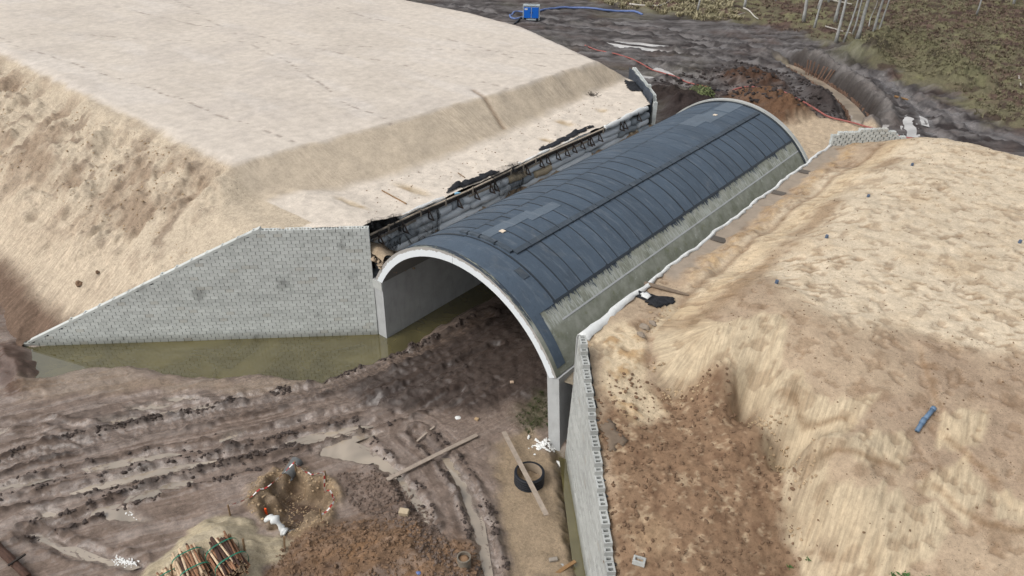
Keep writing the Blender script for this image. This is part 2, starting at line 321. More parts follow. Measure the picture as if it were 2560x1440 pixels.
def ground_all(X, Y):
    n1 = fbm(X, Y, .35, 5, 1); n2 = fbm(X, Y, 1.6, 4, 5); wx = X+.35*fbm(X, Y, 1.1, 3, 11); wy = Y+.35*fbm(X, Y, 1.1, 3, 12)
    fx = X+.12*fbm(X, Y, 3, 3, 13); fy = Y+.12*fbm(X, Y, 3, 3, 14)
    near = 1-sstep(28, 34, Y)
    z = .22+.10*n1+.05*n2*(.6+.4*near)
    N0 = len(X); C = np.tile(np.array(C_MUD), (N0, 1)); wet = np.full(N0, .45)+.25*n1; stk = np.zeros((N0, 3)); crumb = np.full(N0, .5)
    u = X*.77+Y*.64; v = -X*.64+Y*.77
    # ---- streaky tracked mud (near)
    tr = fbm(X*.95+Y*.25, -X*.25+Y*.95, .9, 4, 21)
    tdir = vnoise((X*.62+Y*.78)*.35, (-X*.78+Y*.62)*3.0, 33)*.6+vnoise((X*.62+Y*.78)*.8, (-X*.78+Y*.62)*7.0, 34)*.4
    d0, s0, g0 = dline(X, Y, RUTS[0][0], 14); d6, s6, g6 = dline(X, Y, RUTS[6][0], 5); w6 = np.exp(-(d6/1.5)**4); ds = d0*g0; wv = .25*fbm(X, Y, .5, 3, 36)
    def tl(d, s_, sd): return vnoise((d+wv)*2.2, s_*.16, sd)*.45+vnoise((d+wv*.6)*5.2, s_*.3, sd+1)*.35+vnoise(d*11+wv, s_*.7, sd+2)*.3
    tdir = (tl(ds, s0, 33)*(1-w6)+tl(d6*g6, s6, 37)*w6)*1.25; grit = fbm(X, Y, 5.5, 3, 39); tdir = tdir+.28*grit
    act = np.clip(np.exp(-(d0/2.2)**2)+.45*np.clip(fbm(X, Y, .28, 3, 40)+.25, 0, 1)+w6*.8, .15, 1); z += near*act*(.028*tdir+.014*grit); C = blend(C, near*np.clip(tdir*1.6-.34*(1.4-act), 0, 1)*.65*act, C_DMUD); C = blend(C, near*np.clip(-tdir*1.4-.05, 0, 1)*.30, lin(170, 154, 142)); wet += near*np.where(tdir < .12, .40, -.25)
    stk[:, 0] = np.where(w6 > .5, d6*g6*7, ds*8+wv*2); stk[:, 1] = np.where(w6 > .5, s6*.6, s0*.45); stk[:, 2] = near*(.30+.45*act)
    # ---- left side heath/brown bank
    lb = sdpoly(wx, wy, LBANK, 6); m = 1-sstep(-.3, .5, lb); z += .9*(1-sstep(-2.2, .6, lb)); C = blend(C, m*.9, lin(98, 74, 62)); wet -= .3*m
    left = sstep(14.5, 19, -X)*near; z += .5*left; C = blend(C, left*.8, lin(120, 98, 82)); wet -= .2*left
    # ---- soils
    for poly, col, a, soft in ((SILT2, lin(150, 130, 110), .7, .45), (SILT, C_SILT, .95, .4), (DARKIN, C_DMUD, .92, .6), (GREENIN, lin(70, 72, 42), .7, .5), (MIDMUD, lin(118, 94, 78), .7, .6), (BROWNP, lin(126, 98, 74), .92, .7)):
        d = sdpoly(wx, wy, poly, 2.5); m = (1-sstep(-soft, soft, d))*a; C = blend(C, m, col)
        stk[:, 2] *= 1-m*(.9 if poly is not DARKIN else .2)
        if poly is SILT: wet = wet*(1-m)+.35*m; z = z*(1-m)+(.12+.03*n2+.02*n1)*m
        if poly is DARKIN: wet -= .3*m; z += .25*m*(1-sstep(-1.2, .2, d))+.06*m*fbm(X, Y, 4, 3, 41)
        if poly is BROWNP: wet -= .45*m; bn = fbm(X, Y, 1.1, 4, 46); z += m*(.45*(1-sstep(-2.0, .3, d))+.16*np.abs(fbm(X, Y, 2.2, 4, 43))+.05*grit); C = blend(C, m*np.clip(bn*1.6, 0, 1)*.7, lin(88, 66, 52)); C = blend(C, m*np.clip(-bn*1.5-.1, 0, 1)*.7, lin(150, 112, 78))
        if poly is MIDMUD: z += m*.12*np.abs(fbm(X, Y, 2.6, 4, 44)); C = blend(C, m*np.clip(fbm(X, Y, 2.2, 3, 45), 0, 1)*.6, C_DMUD)
    # ---- ruts
    for pts, hw, dep, rid, dark in RUTS:
        d, s, sg = dline(fx, fy, pts); q = d/hw
        z -= dep*np.exp(-(q**4)); lump = .55+.9*np.clip(fbm(X, Y, 1.9, 4, 51), -.3, 1)
        rg = np.exp(-((q-1.55)/.42)**2); z += rid*rg*lump
        C = blend(C, np.clip(rg*lump*1.1, 0, 1)*dark, C_DMUD); wet -= .5*rg*dark; wet += .4*np.exp(-q**4)
        if dark == .9:       # caterpillar tread prints
            t = (np.sin(s*2*math.pi/.22) > 0)*np.exp(-(q/1.05)**6); z += .035*t; C = blend(C, .45*t, lin(126, 104, 88)); C = blend(C, .35*np.exp(-(q/1.05)**6)*(1-t), C_DMUD)
    # ---- working pit with its sand heap
    d = sdpoly(wx, wy, PITRIM, 2); m = 1-sstep(-.25, .25, d); C = blend(C, m*.9, lin(146, 122, 92)); z += .18*m*(1+.6*n2); wet -= .35*m
    d = sdpoly(X+1.6*(wx-X), Y+1.6*(wy-Y), PIT, 2); m = 1-sstep(-.5, .15, d); z -= 1.0*m*(1+.2*n2); C = blend(C, (1-sstep(-.8, -.1, d))*.9, lin(84, 62, 48))
    d = sdpoly(wx, wy, PILE, 2); m = 1-sstep(-.18, .12, d); C = blend(C, m, C_GRIT); z = np.where(m > 0, z*(1-m)+(.25+.75*(1-sstep(-1.5, .2, d))+.06*n2)*m, z); wet -= .4*m
    # ---- pond, puddles
    d = sdpoly(wx*.5+X*.5, wy*.5+Y*.5, POND, 3); bank = 1-sstep(0, .6, d)
    z = np.where(d < 2.5, smax(z, .07, .05), z)
    z = z*(1-bank)+bank*(.06*sstep(-.05, .5, d)*3.0-.02); z = np.where(d < 0, -.05-.55*sstep(0, 1.6, -d), z); C = blend(C, (d < .02)*1.0, C_POND); wet = np.where((d < .7), np.maximum(wet, .5), wet)
    d = sdpoly(fx, fy, POND2, 2); b2 = 1-sstep(-.1, .45, d); z = z*(1-b2)-.22*b2; C = blend(C, b2*.8, lin(84, 72, 36))
    z = np.where((Y > 0) & (Y < 31) & (X < -.3) & (X > -1.6), -.3, z)
    for i, poly in enumerate(PUD):
        d = sdpoly(fx, fy, poly, 1.2); b = 1-sstep(-.06, .14, d); z = z*(1-b)+b*(.10); z = np.where(d < 0, .10-.12*sstep(0, .2, -d), z); wet += .5*(1-sstep(0, .5, d)); C = blend(C, (1-sstep(-.05, .2, d))*.6, lin(150, 134, 118))
    # ---- far side
    far = sstep(29, 33, Y); tf = vnoise(u*.10, v*.9+.8*n1, 61)*.45+vnoise(u*.22+3, v*2.1+.8*n1, 62)*.35+vnoise(u*.6+3, v*4.4, 67)*.3+fbm(X, Y, .9, 4, 63)*.45
    Cf = np.tile(np.array(C_FAR), (N0, 1)); Cf = blend(Cf, np.clip(tf*1.5-.15, 0, 1)*.8, C_FARL); Cf = blend(Cf, np.clip(-tf*1.9-.05, 0, 1)*.85, lin(48, 42, 42)); Cf = blend(Cf, np.clip(fbm(X, Y, .25, 3, 68)*1.5-.2, 0, 1)*.45, lin(92, 72, 64))
    Cf = blend(Cf, np.clip(fbm(X, Y, .12, 3, 64)*1.4-.3, 0, 1)*.5, lin(104, 100, 82))
    zf = .25+.2*tf+.12*n1+.16*fbm(X, Y, 1.2, 4, 66); wf = .35+.3*tf
    for pts, hw, dep in FRUTS:
        d, s, sg = dline(wx, wy, pts, 4); q = d/hw; zf = zf-dep*np.exp(-q**4)+dep*.9*np.exp(-((q-1.5)/.45)**2)*(.6+.8*n2); Cf = blend(Cf, np.exp(-q**4)*.6, C_FARL); Cf = blend(Cf, np.exp(-((q-1.5)/.45)**2)*.7, lin(52, 46, 46)); wf = wf+.4*np.exp(-q**4)
    for i, (mx, my, rx, ry, hh) in enumerate(MOUNDS):
        g = np.exp(-(((wx-mx)/rx)**2+((wy-my)/ry)**2)**1.5); zf = zf+hh*g*(1+.25*n2); col = [C_RED, C_RED, lin(52, 42, 40), lin(84, 60, 46), lin(70, 62, 60), lin(60, 50, 48)][i]
        Cf = blend(Cf, np.clip(g*1.6, 0, 1)*.9, col); wf = wf-.4*g
    d = sdpoly(wx, wy, [(3,47.16),(3.83,50.98),(6.03,53.61),(9.31,54.1),(11.7,52.85),(9.75,44.98),(8.48,38.98)], 4); m = 1-sstep(-.8, .8, d); Cf = blend(Cf, m, lin(190, 168, 140)); zf = zf*(1-m)+m*(.5+.1*n2); wf = wf*(1-m)
    # ditch: a curved trench with a steep dark outer bank
    d, s, sg = dline(X+.5*(wx-X), Y+.5*(wy-Y), DITCH, 6)
    outer = (sg > 0); bank = np.where(outer, sstep(.85, 1.75, d), sstep(.7, 3.4, d)); fade = sstep(0, 4, s)
    inD = (1-bank)*fade*(d < 9); zf = zf*(1-inD)+inD*(-1.25); lip = np.exp(-((d-2.4)/.8)**2)*outer*fade; zf = zf+.85*lip*(1+.3*n2)+.30*fbm(X, Y, 1.3, 4, 69)*np.exp(-((d-1.8)/1.2)**2)*fade; Cf = blend(Cf, np.exp(-((d-1.8)/1.4)**2)*fade*np.clip(fbm(X, Y, 1.6, 4, 70)*1.8, 0, 1)*.7, lin(110, 102, 98))
    Cf = blend(Cf, np.clip(sstep(.4, .7, d)*(1-sstep(1.6, 2.2, d))*fade*outer*1.2, 0, 1)*.9, lin(52, 44, 40)); Cf = blend(Cf, (1-sstep(.5, .9, d))*fade*.8, lin(150, 136, 110)); Cf = blend(Cf, lip*.6, lin(120, 114, 110))
    # forest floor, green spoil ridge
    d = sdpoly(X+1.8*fbm(X, Y, .3, 4, 71), Y+1.8*fbm(X, Y, .3, 4, 72), FOREST, 400); m = 1-sstep(-1.5, 1.5, d)
    g1 = fbm(X, Y, .22, 4, 73); g2 = fbm(X, Y, .5, 4, 74); F = np.tile(np.array(C_OLIVE), (N0, 1)); F = blend(F, sstep(-.05, .45, g1), C_HEATH); F = blend(F, sstep(.2, .6, g2)*.8, C_MOSS); F = blend(F, sstep(.25, .6, -g2)*.8, lin(70, 54, 50))
    Cf = blend(Cf, m, F); wf = wf*(1-m); zf = zf+m*(.25+.35*np.abs(fbm(X, Y, .4, 4, 75)))
    d, s, sg = dline(wx, wy, GREENM, 8); g = np.exp(-(d/2.6)**2); zf = zf+2.0*g*(1+.2*n2); Cf = blend(Cf, np.clip(g*1.5, 0, 1)*.8, lin(112, 110, 80)); Cf = blend(Cf, np.clip(g*1.6, 0, 1)*(sg < 0)*sstep(-.1, .4, g2)*.8, lin(66, 56, 50))
    z = z*(1-far)+zf*far; C = C*(1-far)[:, None]+Cf*far[:, None]; wet = wet*(1-far)+wf*far
    for i, poly in enumerate(FPUD):
        lv = .12 if i in (2, 3, 5, 6, 7) else .3
        d = sdpoly(wx*.5+X*.5, wy*.5+Y*.5, poly, 3); b = 1-sstep(-.2, .9, d); z = z*(1-b)+b*(lv+.02); z = np.where(d < 0, lv-.2*sstep(0, .3, -d), z)
    return z, C, np.clip(wet, 0, 1), stk, crumb
def hG(x, y): return float(ground_all(np.array([x], float), np.array([y], float))[0][0])
def hGs(pts): 
    a = np.array(pts, float); return ground_all(a[:, 0].copy(), a[:, 1].copy())[0]
xs = seg((-420, -140, 20), (-140, -70, 2.2), (-70, -20, .4), (-20, 20, .085), (20, 45, .5), (45, 120, 3), (120, 420, 20))
ys = seg((-120, -26, 6), (-26, -21, .5), (-21, 1, .08), (1, 10, .14), (10, 31, .5), (31, 76, .2), (76, 130, .45), (130, 200, 2.5), (200, 620, 20))
tag(grid_obj('ground', xs, ys, ground_all, M['terrain']), 'muddy construction ground with ruts running out to the heath', None, None, 'structure')
# ---------------------------------------------------------------- left embankment (road body): plateau, bench and slopes
TOE = np.array([(-40, -8.6), (-.4, -7.4), (2.7, -6.4), (6.7, -5.6), (15.8, -5.3), (23.8, -5.9), (33.8, -6.2), (80, -7)])
EDGE = np.array([(-40, -11), (-.9, -10.7), (4.3, -9.9), (10.2, -9.1), (19.4, -8.3), (31.4, -7.9), (80, -7.5)])
ZP = 7.8
WA, WB = np.array((-.80, -.20)), np.array((-13.9, -13.0)); WD = (WB-WA)/np.linalg.norm(WB-WA); WN = np.array((-WD[1], WD[0]))   # WN points to the pond side
if WN[1] > 0: WN = -WN
def left_all(X, Y):
    n1 = fbm(X, Y, .3, 4, 101); n2 = fbm(X, Y, 1.5, 4, 102); wv = .25*fbm(X, Y, .45, 3, 103)
    xt = np.interp(Y, TOE[:, 0], TOE[:, 1]); xe = np.interp(Y, EDGE[:, 0], EDGE[:, 1])+.14*fbm(Y, X*0, .9, 4, 116)
    bench = 6.08+.5*(1-sstep(.2, 3.5, Y))*sstep(-30, -3, X)+.05*n2+.05*n1
    zr = 6.08+(ZP-6.08)*(xt+wv*.6-X)/(xt-xe); side = smax(bench, zr, .25)
    yc = np.interp(X, [-60, -46.7, -34, -24.8, -10.7, 5], [.6, .25, -.26, -.6, -.9, -1.0])+.16*fbm(X, Y*0, .9, 4, 115)
    front = ZP-.625*(yc-Y)*1.0+.55*np.exp(-((Y+5)/3.0)**2)*sstep(-14, -7, X); front = ZP-(yc-Y)*np.where(Y < yc, .60, .60)+.45*np.exp(-((Y+5.5)/3.5)**2)
    lump = sstep(-1.0, -3.5, Y)*(1-sstep(-7, -11.5, Y)); lump = np.clip((yc-Y)/2, 0, 1)*(1-sstep(6.5, 10.5, yc-Y))*sstep(7, 11, -X)
    front = front+lump*(.50*fbm(X, Y, .6, 5, 104)+.26*np.abs(fbm(X, Y, 1.5, 4, 105))-.08)+.05*n2
    yf = np.interp(X, [-60, -37.3, -28.4, -20.5, -8, 0], [38.6, 38, 38, 36.8, 31.4, 30.4]); back = ZP-(Y-yf)*.62+.06*n2
    z = smin(np.minimum(side, ZP+.03*n1), front, .3); z = smin(z, back, .35)
    fr_ = (X-WA[0])*WN[0]+(Y-WA[1])*WN[1]; sw = (X-WA[0])*WD[0]+(Y-WA[1])*WD[1]; lim = np.interp(sw, [0, 5.2, 8.7, 12.9, 18.4], [6.73, 6.71, 5.05, 2.95, .25])-.04+np.maximum(-fr_-.35, 0)*.55; z = np.where((sw > -.5) & (sw < 19) & (fr_ < .5) & (fr_ > -4), smin(z, lim, .15), z)
    N0 = len(X); C = np.tile(np.array(C_PALE), (N0, 1)); wet = np.zeros(N0); crumb = np.full(N0, .22); stk = np.zeros((N0, 3))
    warp = .35*fbm(X, Y, .8, 4, 106)
    C = blend(C, sstep(.0, .6, n1)*.5, lin(196, 185, 174)); C = blend(C, sstep(.1, .6, fbm(X*.3, Y, .5, 4, 112))*.35, lin(216, 207, 198))
    onbench = sstep(-.5, .6, X-xt+warp*.5); C = blend(C, onbench, C_BENCH); crumb = np.maximum(crumb, onbench*.5)
    sl = (zr < ZP+.1)*(zr > bench-.1)*(1-onbench); slope = sstep(-.25, .35, X-xe+warp*.4)*(1-onbench)*(Y > yc-1); C = blend(C, slope, lin(196, 179, 156)); crumb = np.maximum(crumb, slope*.45); stk[:, 0] = np.where(slope > .3, Y*8.5, X*8.0); stk[:, 1] = np.where(slope > .3, X*.8, Y*.7); stk[:, 2] = slope*.42*np.clip(.5+1.5*fbm(X, Y, .35, 3, 113), .1, 1)
    fr = sstep(.0, .7, yc-Y+warp*.6)*(X < xt+4); fr = fr*(1-onbench*(Y > -1.5)); C = blend(C, fr, lin(194, 177, 153))
    patch = np.clip(fbm(X, Y, .5, 5, 107)*1.7+.15, 0, 1)*lump; C = blend(C, patch*.7, lin(140, 116, 94)); C = blend(C, np.clip(fbm(X, Y, 1.3, 4, 108)*2-.6, 0, 1)*lump*.6, lin(112, 90, 74)); crumb = np.maximum(crumb, fr)
    smooth = fr*sstep(5.0, 7.5, yc-Y+2*warp); C = blend(C, smooth*.5, lin(206, 186, 160)); stk[:, 2] = np.maximum(stk[:, 2], fr*(.15+.4*sstep(4.5, 7.5, yc-Y)))
    C = blend(C, sstep(9.6, 11.0, yc-Y+.8*warp)*(X < -12), lin(118, 96, 80))
    # gully washed into the bench slope, damp hollows on the bench
    d, s, sg = dline(X, Y, [(-9.99,18.37,7.75),(-8.68,17.85,7.2),(-7.07,17.32,6.6),(-5.89,16.93,6.1)], 2); g = np.exp(-(d/.16)**2); z = z-.14*g; C = blend(C, np.clip(g*1.2, 0, 1)*.75, lin(140, 116, 92))
    for px, py, rx, ry in ((-4.1, 1.7, 1.2, .35), (-3.4, 5.7, 1.4, .45), (-2.6, 17.5, .6, .35), (-3.6, 21, .9, .4), (-3.2, 25.3, .6, .4)):
        g = np.exp(-(((X-px+warp*.4)/rx)**2+((Y-py+warp*.4)/ry)**2)**2); z = z-.07*g; C = blend(C, g*.6, lin(190, 166, 128)); C = blend(C, g*np.clip(n2*2, 0, 1)*.5, lin(160, 130, 90))
    d = sdpoly(X+warp, Y+warp, [(-58.97,8.12),(-60.35,12.23),(-52.62,13.01),(-49.25,10.18),(-49.2,6.87),(-54.57,7.4)], 2); C = blend(C, (1-sstep(-.5, .5, d))*.35, lin(196, 184, 170))
    # wheel lines pressed into the plateau
    pl = (z > ZP-.12)*1.0
    for ox in (-13.5, -15.4, -19.0, -20.9, -26, -27.8):
        g = np.exp(-((X-ox-1.2*np.sin(Y*.12))/.22)**2)*pl*np.clip(.4+fbm(X, Y, .6, 3, 109), 0, 1); C = blend(C, g*.22, lin(188, 176, 164)); z = z-.02*g
    C = blend(C, pl*np.clip(np.sin(X*2*math.pi/2.1+.8*n1)*.5+.3*fbm(X, Y*.12, 1.2, 3, 117), 0, 1)*.16, lin(190, 176, 160)); C = blend(C, pl*sstep(.15, .5, fbm(X*.5, Y*.8, .22, 4, 118))*.28, lin(190, 178, 164))
    for a, b, c in ((.45, -9, .3), (-.25, 12, .2), (.7, 25, .25), (.05, 3, .2), (.12, 19, .2), (-.1, 28, .2)):
        d = np.abs(Y-(a*(X+20)+b+.4*fbm(X, Y, .2, 2, 110))); t = (fbm(X, Y, 2.6, 2, 111) > .22); g = np.exp(-(d/.13)**2)*t*pl; C = blend(C, g*.6, lin(134, 120, 110)); z = z-.04*g
    return z, C, wet, stk, crumb
def keepL(X, Y, z):
    front = (X-WA[0])*WN[0]+(Y-WA[1])*WN[1]       # >0 : pond side of the wing wall
    s = (X-WA[0])*WD[0]+(Y-WA[1])*WD[1]
    ok = ~((front > -.22) & (s > -.4) & (s < 18.6)) & (X < -1.18) & (z > -.6)
    f2 = (X+1.2)*.731+(Y-29.3)*.683
    return ok & ~((f2 > -.05) & (X > -9) & (Y > 28)) & ~((X > -9.5) & (Y > 37.5))
xs = seg((-75, -42, .5), (-42, -20, .16), (-20, -1.1, .09)); ys = seg((-15.5, 3, .09), (3, 14, .13), (14, 45, .2), (45, 62, 1))
tag(grid_obj('sand_embankment', xs, ys, left_all, M['sand'], keepL), 'pale sand road embankment with flat top left of the tunnel', None, None, 'structure')
def hL(x, y): return float(left_all(np.array([x], float), np.array([y], float))[0][0])
# ---------------------------------------------------------------- right embankment: thin plate surface through surveyed heights
XL = 12.45
VA, VB = np.array((12.98, -1.04)), np.array((19.9, -8.45)); VD = (VB-VA)/np.linalg.norm(VB-VA); VN = np.array((VD[1], -VD[0]))
if VN[0] > 0: VN = -VN
CP = [(XL, y_, 5.88) for y_ in (0, 3, 7, 12, 18, 24, 30)]+[(13.3, y_, 5.84) for y_ in (1, 7, 14, 22, 30)]+[(13.9, y_, 6.12) for y_ in (8, 13, 19, 25, 30)]+[(14.7, y_, 5.95) for y_ in (5, 9, 15, 21, 27)]
CP += [(17.3, y_, 7.35) for y_ in (7, 12, 18, 24, 30)]+[(x_, y_, 7.55) for x_ in (21, 26, 32, 45) for y_ in (12, 20, 28)]+[(18, 33, 7.05), (23.5, 31.5, 7.5), (32, 32, 7.4), (15, 33, 6.0), (17, 40, 2.8), (24, 40, 2.8), (34, 40, 2.6), (16, 46, -.8), (24, 46, -.8), (34, 46, -.8), (45, 46, -.8), (60, 20, 7.5), (60, -10, 2), (45, -14, 1), (45, 2, 5)]
CP += [(14.48,2.46,5.75),(15.82,0.94,5.35),(17.2,0.57,4.95),(19.56,1.21,4.6),(22.17,0.2,4.15),(23.31,-1.34,3.75),(25.07,-2.54,3.4),(16.89,2.38,6.5),(18.94,1.18,6.2),(20.87,1.49,6.35),(22.9,1.39,6.15),(20.78,0.05,5.2),(22.35,0.14,5.5),(23.46,-0.92,4.9),(25.08,-1.59,4.7),(25.47,0.64,5.6),(26.82,2.49,6),(29.1,1.79,5.3),(18.85,7.65,7.35),(23.97,7.01,7.3),(27.54,7.56,7.2),(24.94,3.82,6.8),(26.73,4.77,6.8),(25.45,-0.91,4.95),(29.6,-0.02,4.7),(27.1,-1.62,4.2),(14.02,-0.58,5.75),(15.76,-1.71,5.3),(16.18,-3.67,4.85),(17.85,-2.11,4.75),(18.21,-5.84,3.9),(20.24,-3.35,4.25),(22.66,-1.89,3.75),(19.43,-7.11,3.2),(22.01,-5.08,3.35),(13.21,0.01,5.85)]
CP += [(21.5, -10, 1.7), (24, -14, .6), (30, -12, 1.2), (30, -6, 2.6), (20, -15, 0.3)]
def tps(P):
    P = np.array(P); n = len(P); r = np.hypot(P[:, None, 0]-P[None, :, 0], P[:, None, 1]-P[None, :, 1])
    K = np.where(r > 0, r*r*np.log(r+1e-9), 0)+np.eye(n)*.02; A = np.zeros((n+3, n+3)); A[:n, :n] = K; A[:n, n] = 1; A[:n, n+1:] = P[:, :2]; A[n, :n] = 1; A[n+1:, :n] = P[:, :2].T
    wv = np.linalg.solve(A, np.concatenate([P[:, 2], [0, 0, 0]]))
    def f(X, Y):
        out = wv[n]+wv[n+1]*X+wv[n+2]*Y
        for i in range(n):
            r2 = (X-P[i, 0])**2+(Y-P[i, 1])**2; out = out+wv[i]*.5*r2*np.log(r2+1e-12)
        return out
    return f
TPS = tps(CP)
RBROWN = [(14.48,-1.72),(14.88,0.14),(16.23,0.45),(17.24,0.64),(18.12,1.73),(19.69,1),(21.25,0.44),(22.44,-0.42),(23.42,-2),(25.08,-3.63),(19.76,-8.41),(17,-5.05)]
RCREAM = [(12.83,0.32),(13.26,2.5),(14.44,2.11),(15.81,0.34),(17.27,-0.73),(16.83,-2.03),(15.88,-2.23),(14.61,-1.72)]
RTOE = [(14.39,6.19,5.9),(14.48,2.46,5.75),(15.75,0.89,5.35),(17.2,0.57,4.95),(19.56,1.21,4.6),(22.17,0.2,4.15),(23.31,-1.34,3.75),(25.07,-2.54,3.4)]
SCARPS = [([(20.47,1.53,6.3),(21.23,1.57,6.3),(21.91,1.26,6.2),(22.95,1.5,6.1)], .30), ([(23.21,-0.17,5.4),(24.22,0.44,5.5),(25.34,1.01,5.7)], .18), ([(26.33,3.09,6.3),(27.07,2.95,6.1),(27.75,2.79,6),(28.09,2.61,5.8)], .3), ([(24.12,6.1,7.1),(24.93,4.86,6.9),(25.5,3.87,6.7)], .22), ([(26.53,1.28,5.8),(27.52,1.1,5.5),(28.29,1.1,5.3),(29.31,1.43,5.2)], .25)]
RLIGHT = [(14.14,5.22),(14.16,8.72),(14.36,13.82),(14.33,21.25),(14.59,25.27),(16.17,28.06),(17.2,32.39),(20.42,36.87),(64.2,67.51),(48.62,17.45),(25.43,7.41),(23.18,7.44),(21.7,5.61),(19.19,6.54),(17.11,7.57),(16.58,6.21),(15.78,5.51)]
VALLEY = [(14.62,5.02,5.9),(14.54,6.31,5.9),(14.64,10.3,5.95),(14.76,16.02,5.95),(15.01,23.34,6),(15.68,30.57,6)]
SLIPS = [[(13.89,6.1),(14.98,5.25),(15.95,3.99),(17.09,3.43),(18.07,4.08),(19.04,4.92),(20.28,2.82),(21,2.64),(21.75,1.74),(22.83,2.32),(23.68,3.1),(23.46,0.7),(23.37,-0.03),(23.93,-1.03),(23.71,-1.56),(23.52,-2.85),(22.58,-1.33),(21.44,-0.5),(19.85,0.26),(18.38,0.87),(17.42,0.04),(15.84,0.88),(14.32,2.99)], [(23.45,-2.2),(23.69,-0.6),(24.46,-0.42),(25.58,0.29),(26.74,0.81),(27.37,0.24),(27.22,-1.14),(26.37,-2.45),(25.35,-3.11),(24.45,-3.08)], [(23.34,0.45),(24.22,1.6),(25.35,2.43),(25.47,1),(24.64,0.66),(24.28,0.1)], [(25.66,3.6),(27.04,4.51),(27.16,3.26),(26.15,2.66)], [(26.01,1.32),(27.03,2.95),(27.96,2.03),(27.79,0.52),(26.72,0.97)], [(28.03,2.34),(29.41,2.6),(29.58,1.44),(28.45,1.34)]]
def right_all(X, Y):
    z = TPS(X, Y); n1 = fbm(X, Y, .35, 4, 201); n2 = fbm(X, Y, 1.6, 5, 202); n3 = fbm(X, Y, 4.5, 4, 203); warp = .4*fbm(X, Y, .7, 4, 204)
    fr_ = (X-VA[0])*VN[0]+(Y-VA[1])*VN[1]; sw = (X-VA[0])*VD[0]+(Y-VA[1])*VD[1]; lim = np.interp(sw, [0, .8, 2.8, 4.9, 7.1, 9.0, 14], [6.72, 6.25, 5.65, 4.8, 4.02, 3.27, 1.6])-.34+np.maximum(-fr_-.4, 0)*.5; z = np.where((sw > -.3) & (fr_ > -2) & (Y < 1), np.minimum(z, lim), z)
    N0 = len(X); C = np.tile(np.array(C_SAND), (N0, 1)); wet = np.zeros(N0); crumb = np.full(N0, .8); stk = np.zeros((N0, 3))
    d = sdpoly(X+warp, Y+warp, RLIGHT, 6); li = 1-sstep(-.8, .8, d); C = blend(C, li*.9, lin(210, 192, 165)); C = blend(C, li*np.clip(n2*1.6, 0, 1)*.25, lin(196, 170, 134))
    # raked hollows over the top
    u_ = X*.77+Y*.64; v_ = -X*.64+Y*.77; hol = np.clip(vnoise(u_*1.5+warp, v_*5.5+2*warp, 205)*1.6+.7*vnoise(u_*3.1, v_*8+2*warp, 206)-.75, 0, 1)*np.clip(.7+1.5*n1, 0, 1.2); z = z+.045*n2*(.4+li)-.06*np.clip(hol, 0, 1)*li; C = blend(C, np.clip(hol*li*1.6, 0, 1)*.6, lin(148, 122, 92)); C = blend(C, li*np.clip(fbm(X, Y, .45, 4, 210)*1.6-.3, 0, 1)*.35, lin(184, 156, 120))
    # streaked slip faces and the darker shelves between them
    C = blend(C, (1-li), lin(180, 157, 130)); C = blend(C, (1-li)*np.clip(n1*1.5, 0, 1)*.6, lin(156, 132, 110)); C = blend(C, (1-li)*np.clip(n2*1.8-.25, 0, 1)*.5, lin(136, 108, 82))
    slip = np.zeros(N0); jag = .22*vnoise(X*4.5, Y*.8, 221)+.25*vnoise(X*1.6, Y*.5, 222)
    for poly in SLIPS: slip = np.maximum(slip, 1-sstep(-.12, .14, sdpoly(X+.3*warp, Y+.3*warp+jag, poly, 3)))
    slip = slip*(1-li); sh = 1-slip; tongue = n1; C = blend(C, slip, lin(198, 178, 147)); C = blend(C, slip*np.clip(n1, 0, 1)*.4, lin(196, 170, 134)); dT, sT, gT = dline(X, Y, [q[:2] for q in RTOE], 8)
    ft = np.exp(-(dT/2.6)**4)*(sT < 9); crumb = crumb*(1-.65*slip)
    stk[:, 0] = np.where(ft > .4, sT*9, X*9.0+Y*1.5); stk[:, 1] = np.where(ft > .4, dT*1.5, Y*1.4); stk[:, 2] = slip*.6
    gro = vnoise(np.where(ft > .4, sT*6.5, X*6.5+Y), np.where(ft > .4, dT*.6, Y*.5), 223); z = z+slip*.03*gro; C = blend(C, slip*np.clip(-gro*1.8-.45, 0, 1)*.3, lin(160, 134, 102))
    for pts, h in SCARPS:
        d, s, sg = dline(X+.5*warp, Y+.5*warp, pts, 2.0); up = np.where(sg > 0, 1.0, -1.0)
        z = z+h*.35*np.tanh(d*up/.07)*np.exp(-(d/.8)**2); g = np.exp(-(d/.07)**2); C = blend(C, g*.6, lin(132, 102, 72))
    # the brown rough fill behind the wing wall
    d = sdpoly(X+1.3*warp, Y+1.3*warp, RBROWN, 4); b = 1-sstep(-.45, .35, d); n4 = fbm(X, Y, 2.6, 6, 211, .62); C = blend(C, b*.9, lin(136, 106, 80)); C = blend(C, b*np.clip(n4*1.8-.05, 0, 1)*.7, lin(108, 80, 60)); C = blend(C, b*np.clip(fbm(X, Y, 3.4, 6, 212, .65)*2.2-.55, 0, 1)*.75, lin(190, 166, 134)); C = blend(C, b*np.clip(-n1*1.6-.2, 0, 1)*.6, lin(166, 138, 106))
    z = z+b*(.07*np.abs(n2)+.05*n3); stk[:, 2] *= (1-b)
    d = sdpoly(X+.8*warp, Y+.8*warp, RCREAM, 3); c = 1-sstep(-.4, .4, d); C = blend(C, c, lin(214, 192, 158)); C = blend(C, c*np.clip(n2*2-.4, 0, 1)*.7, lin(176, 134, 82)); stk[:, 2] *= (1-c); z = z+c*.05*n2
    # toe of the slip face, dark and crumbly; valley along the bench
    d, s, sg = dline(X+.3*warp, Y+.3*warp, RTOE, 3); g = np.exp(-(d/.3)**2); C = blend(C, g*.55*np.clip(.6+n2, 0, 1), lin(130, 104, 82)); z = z-.08*g
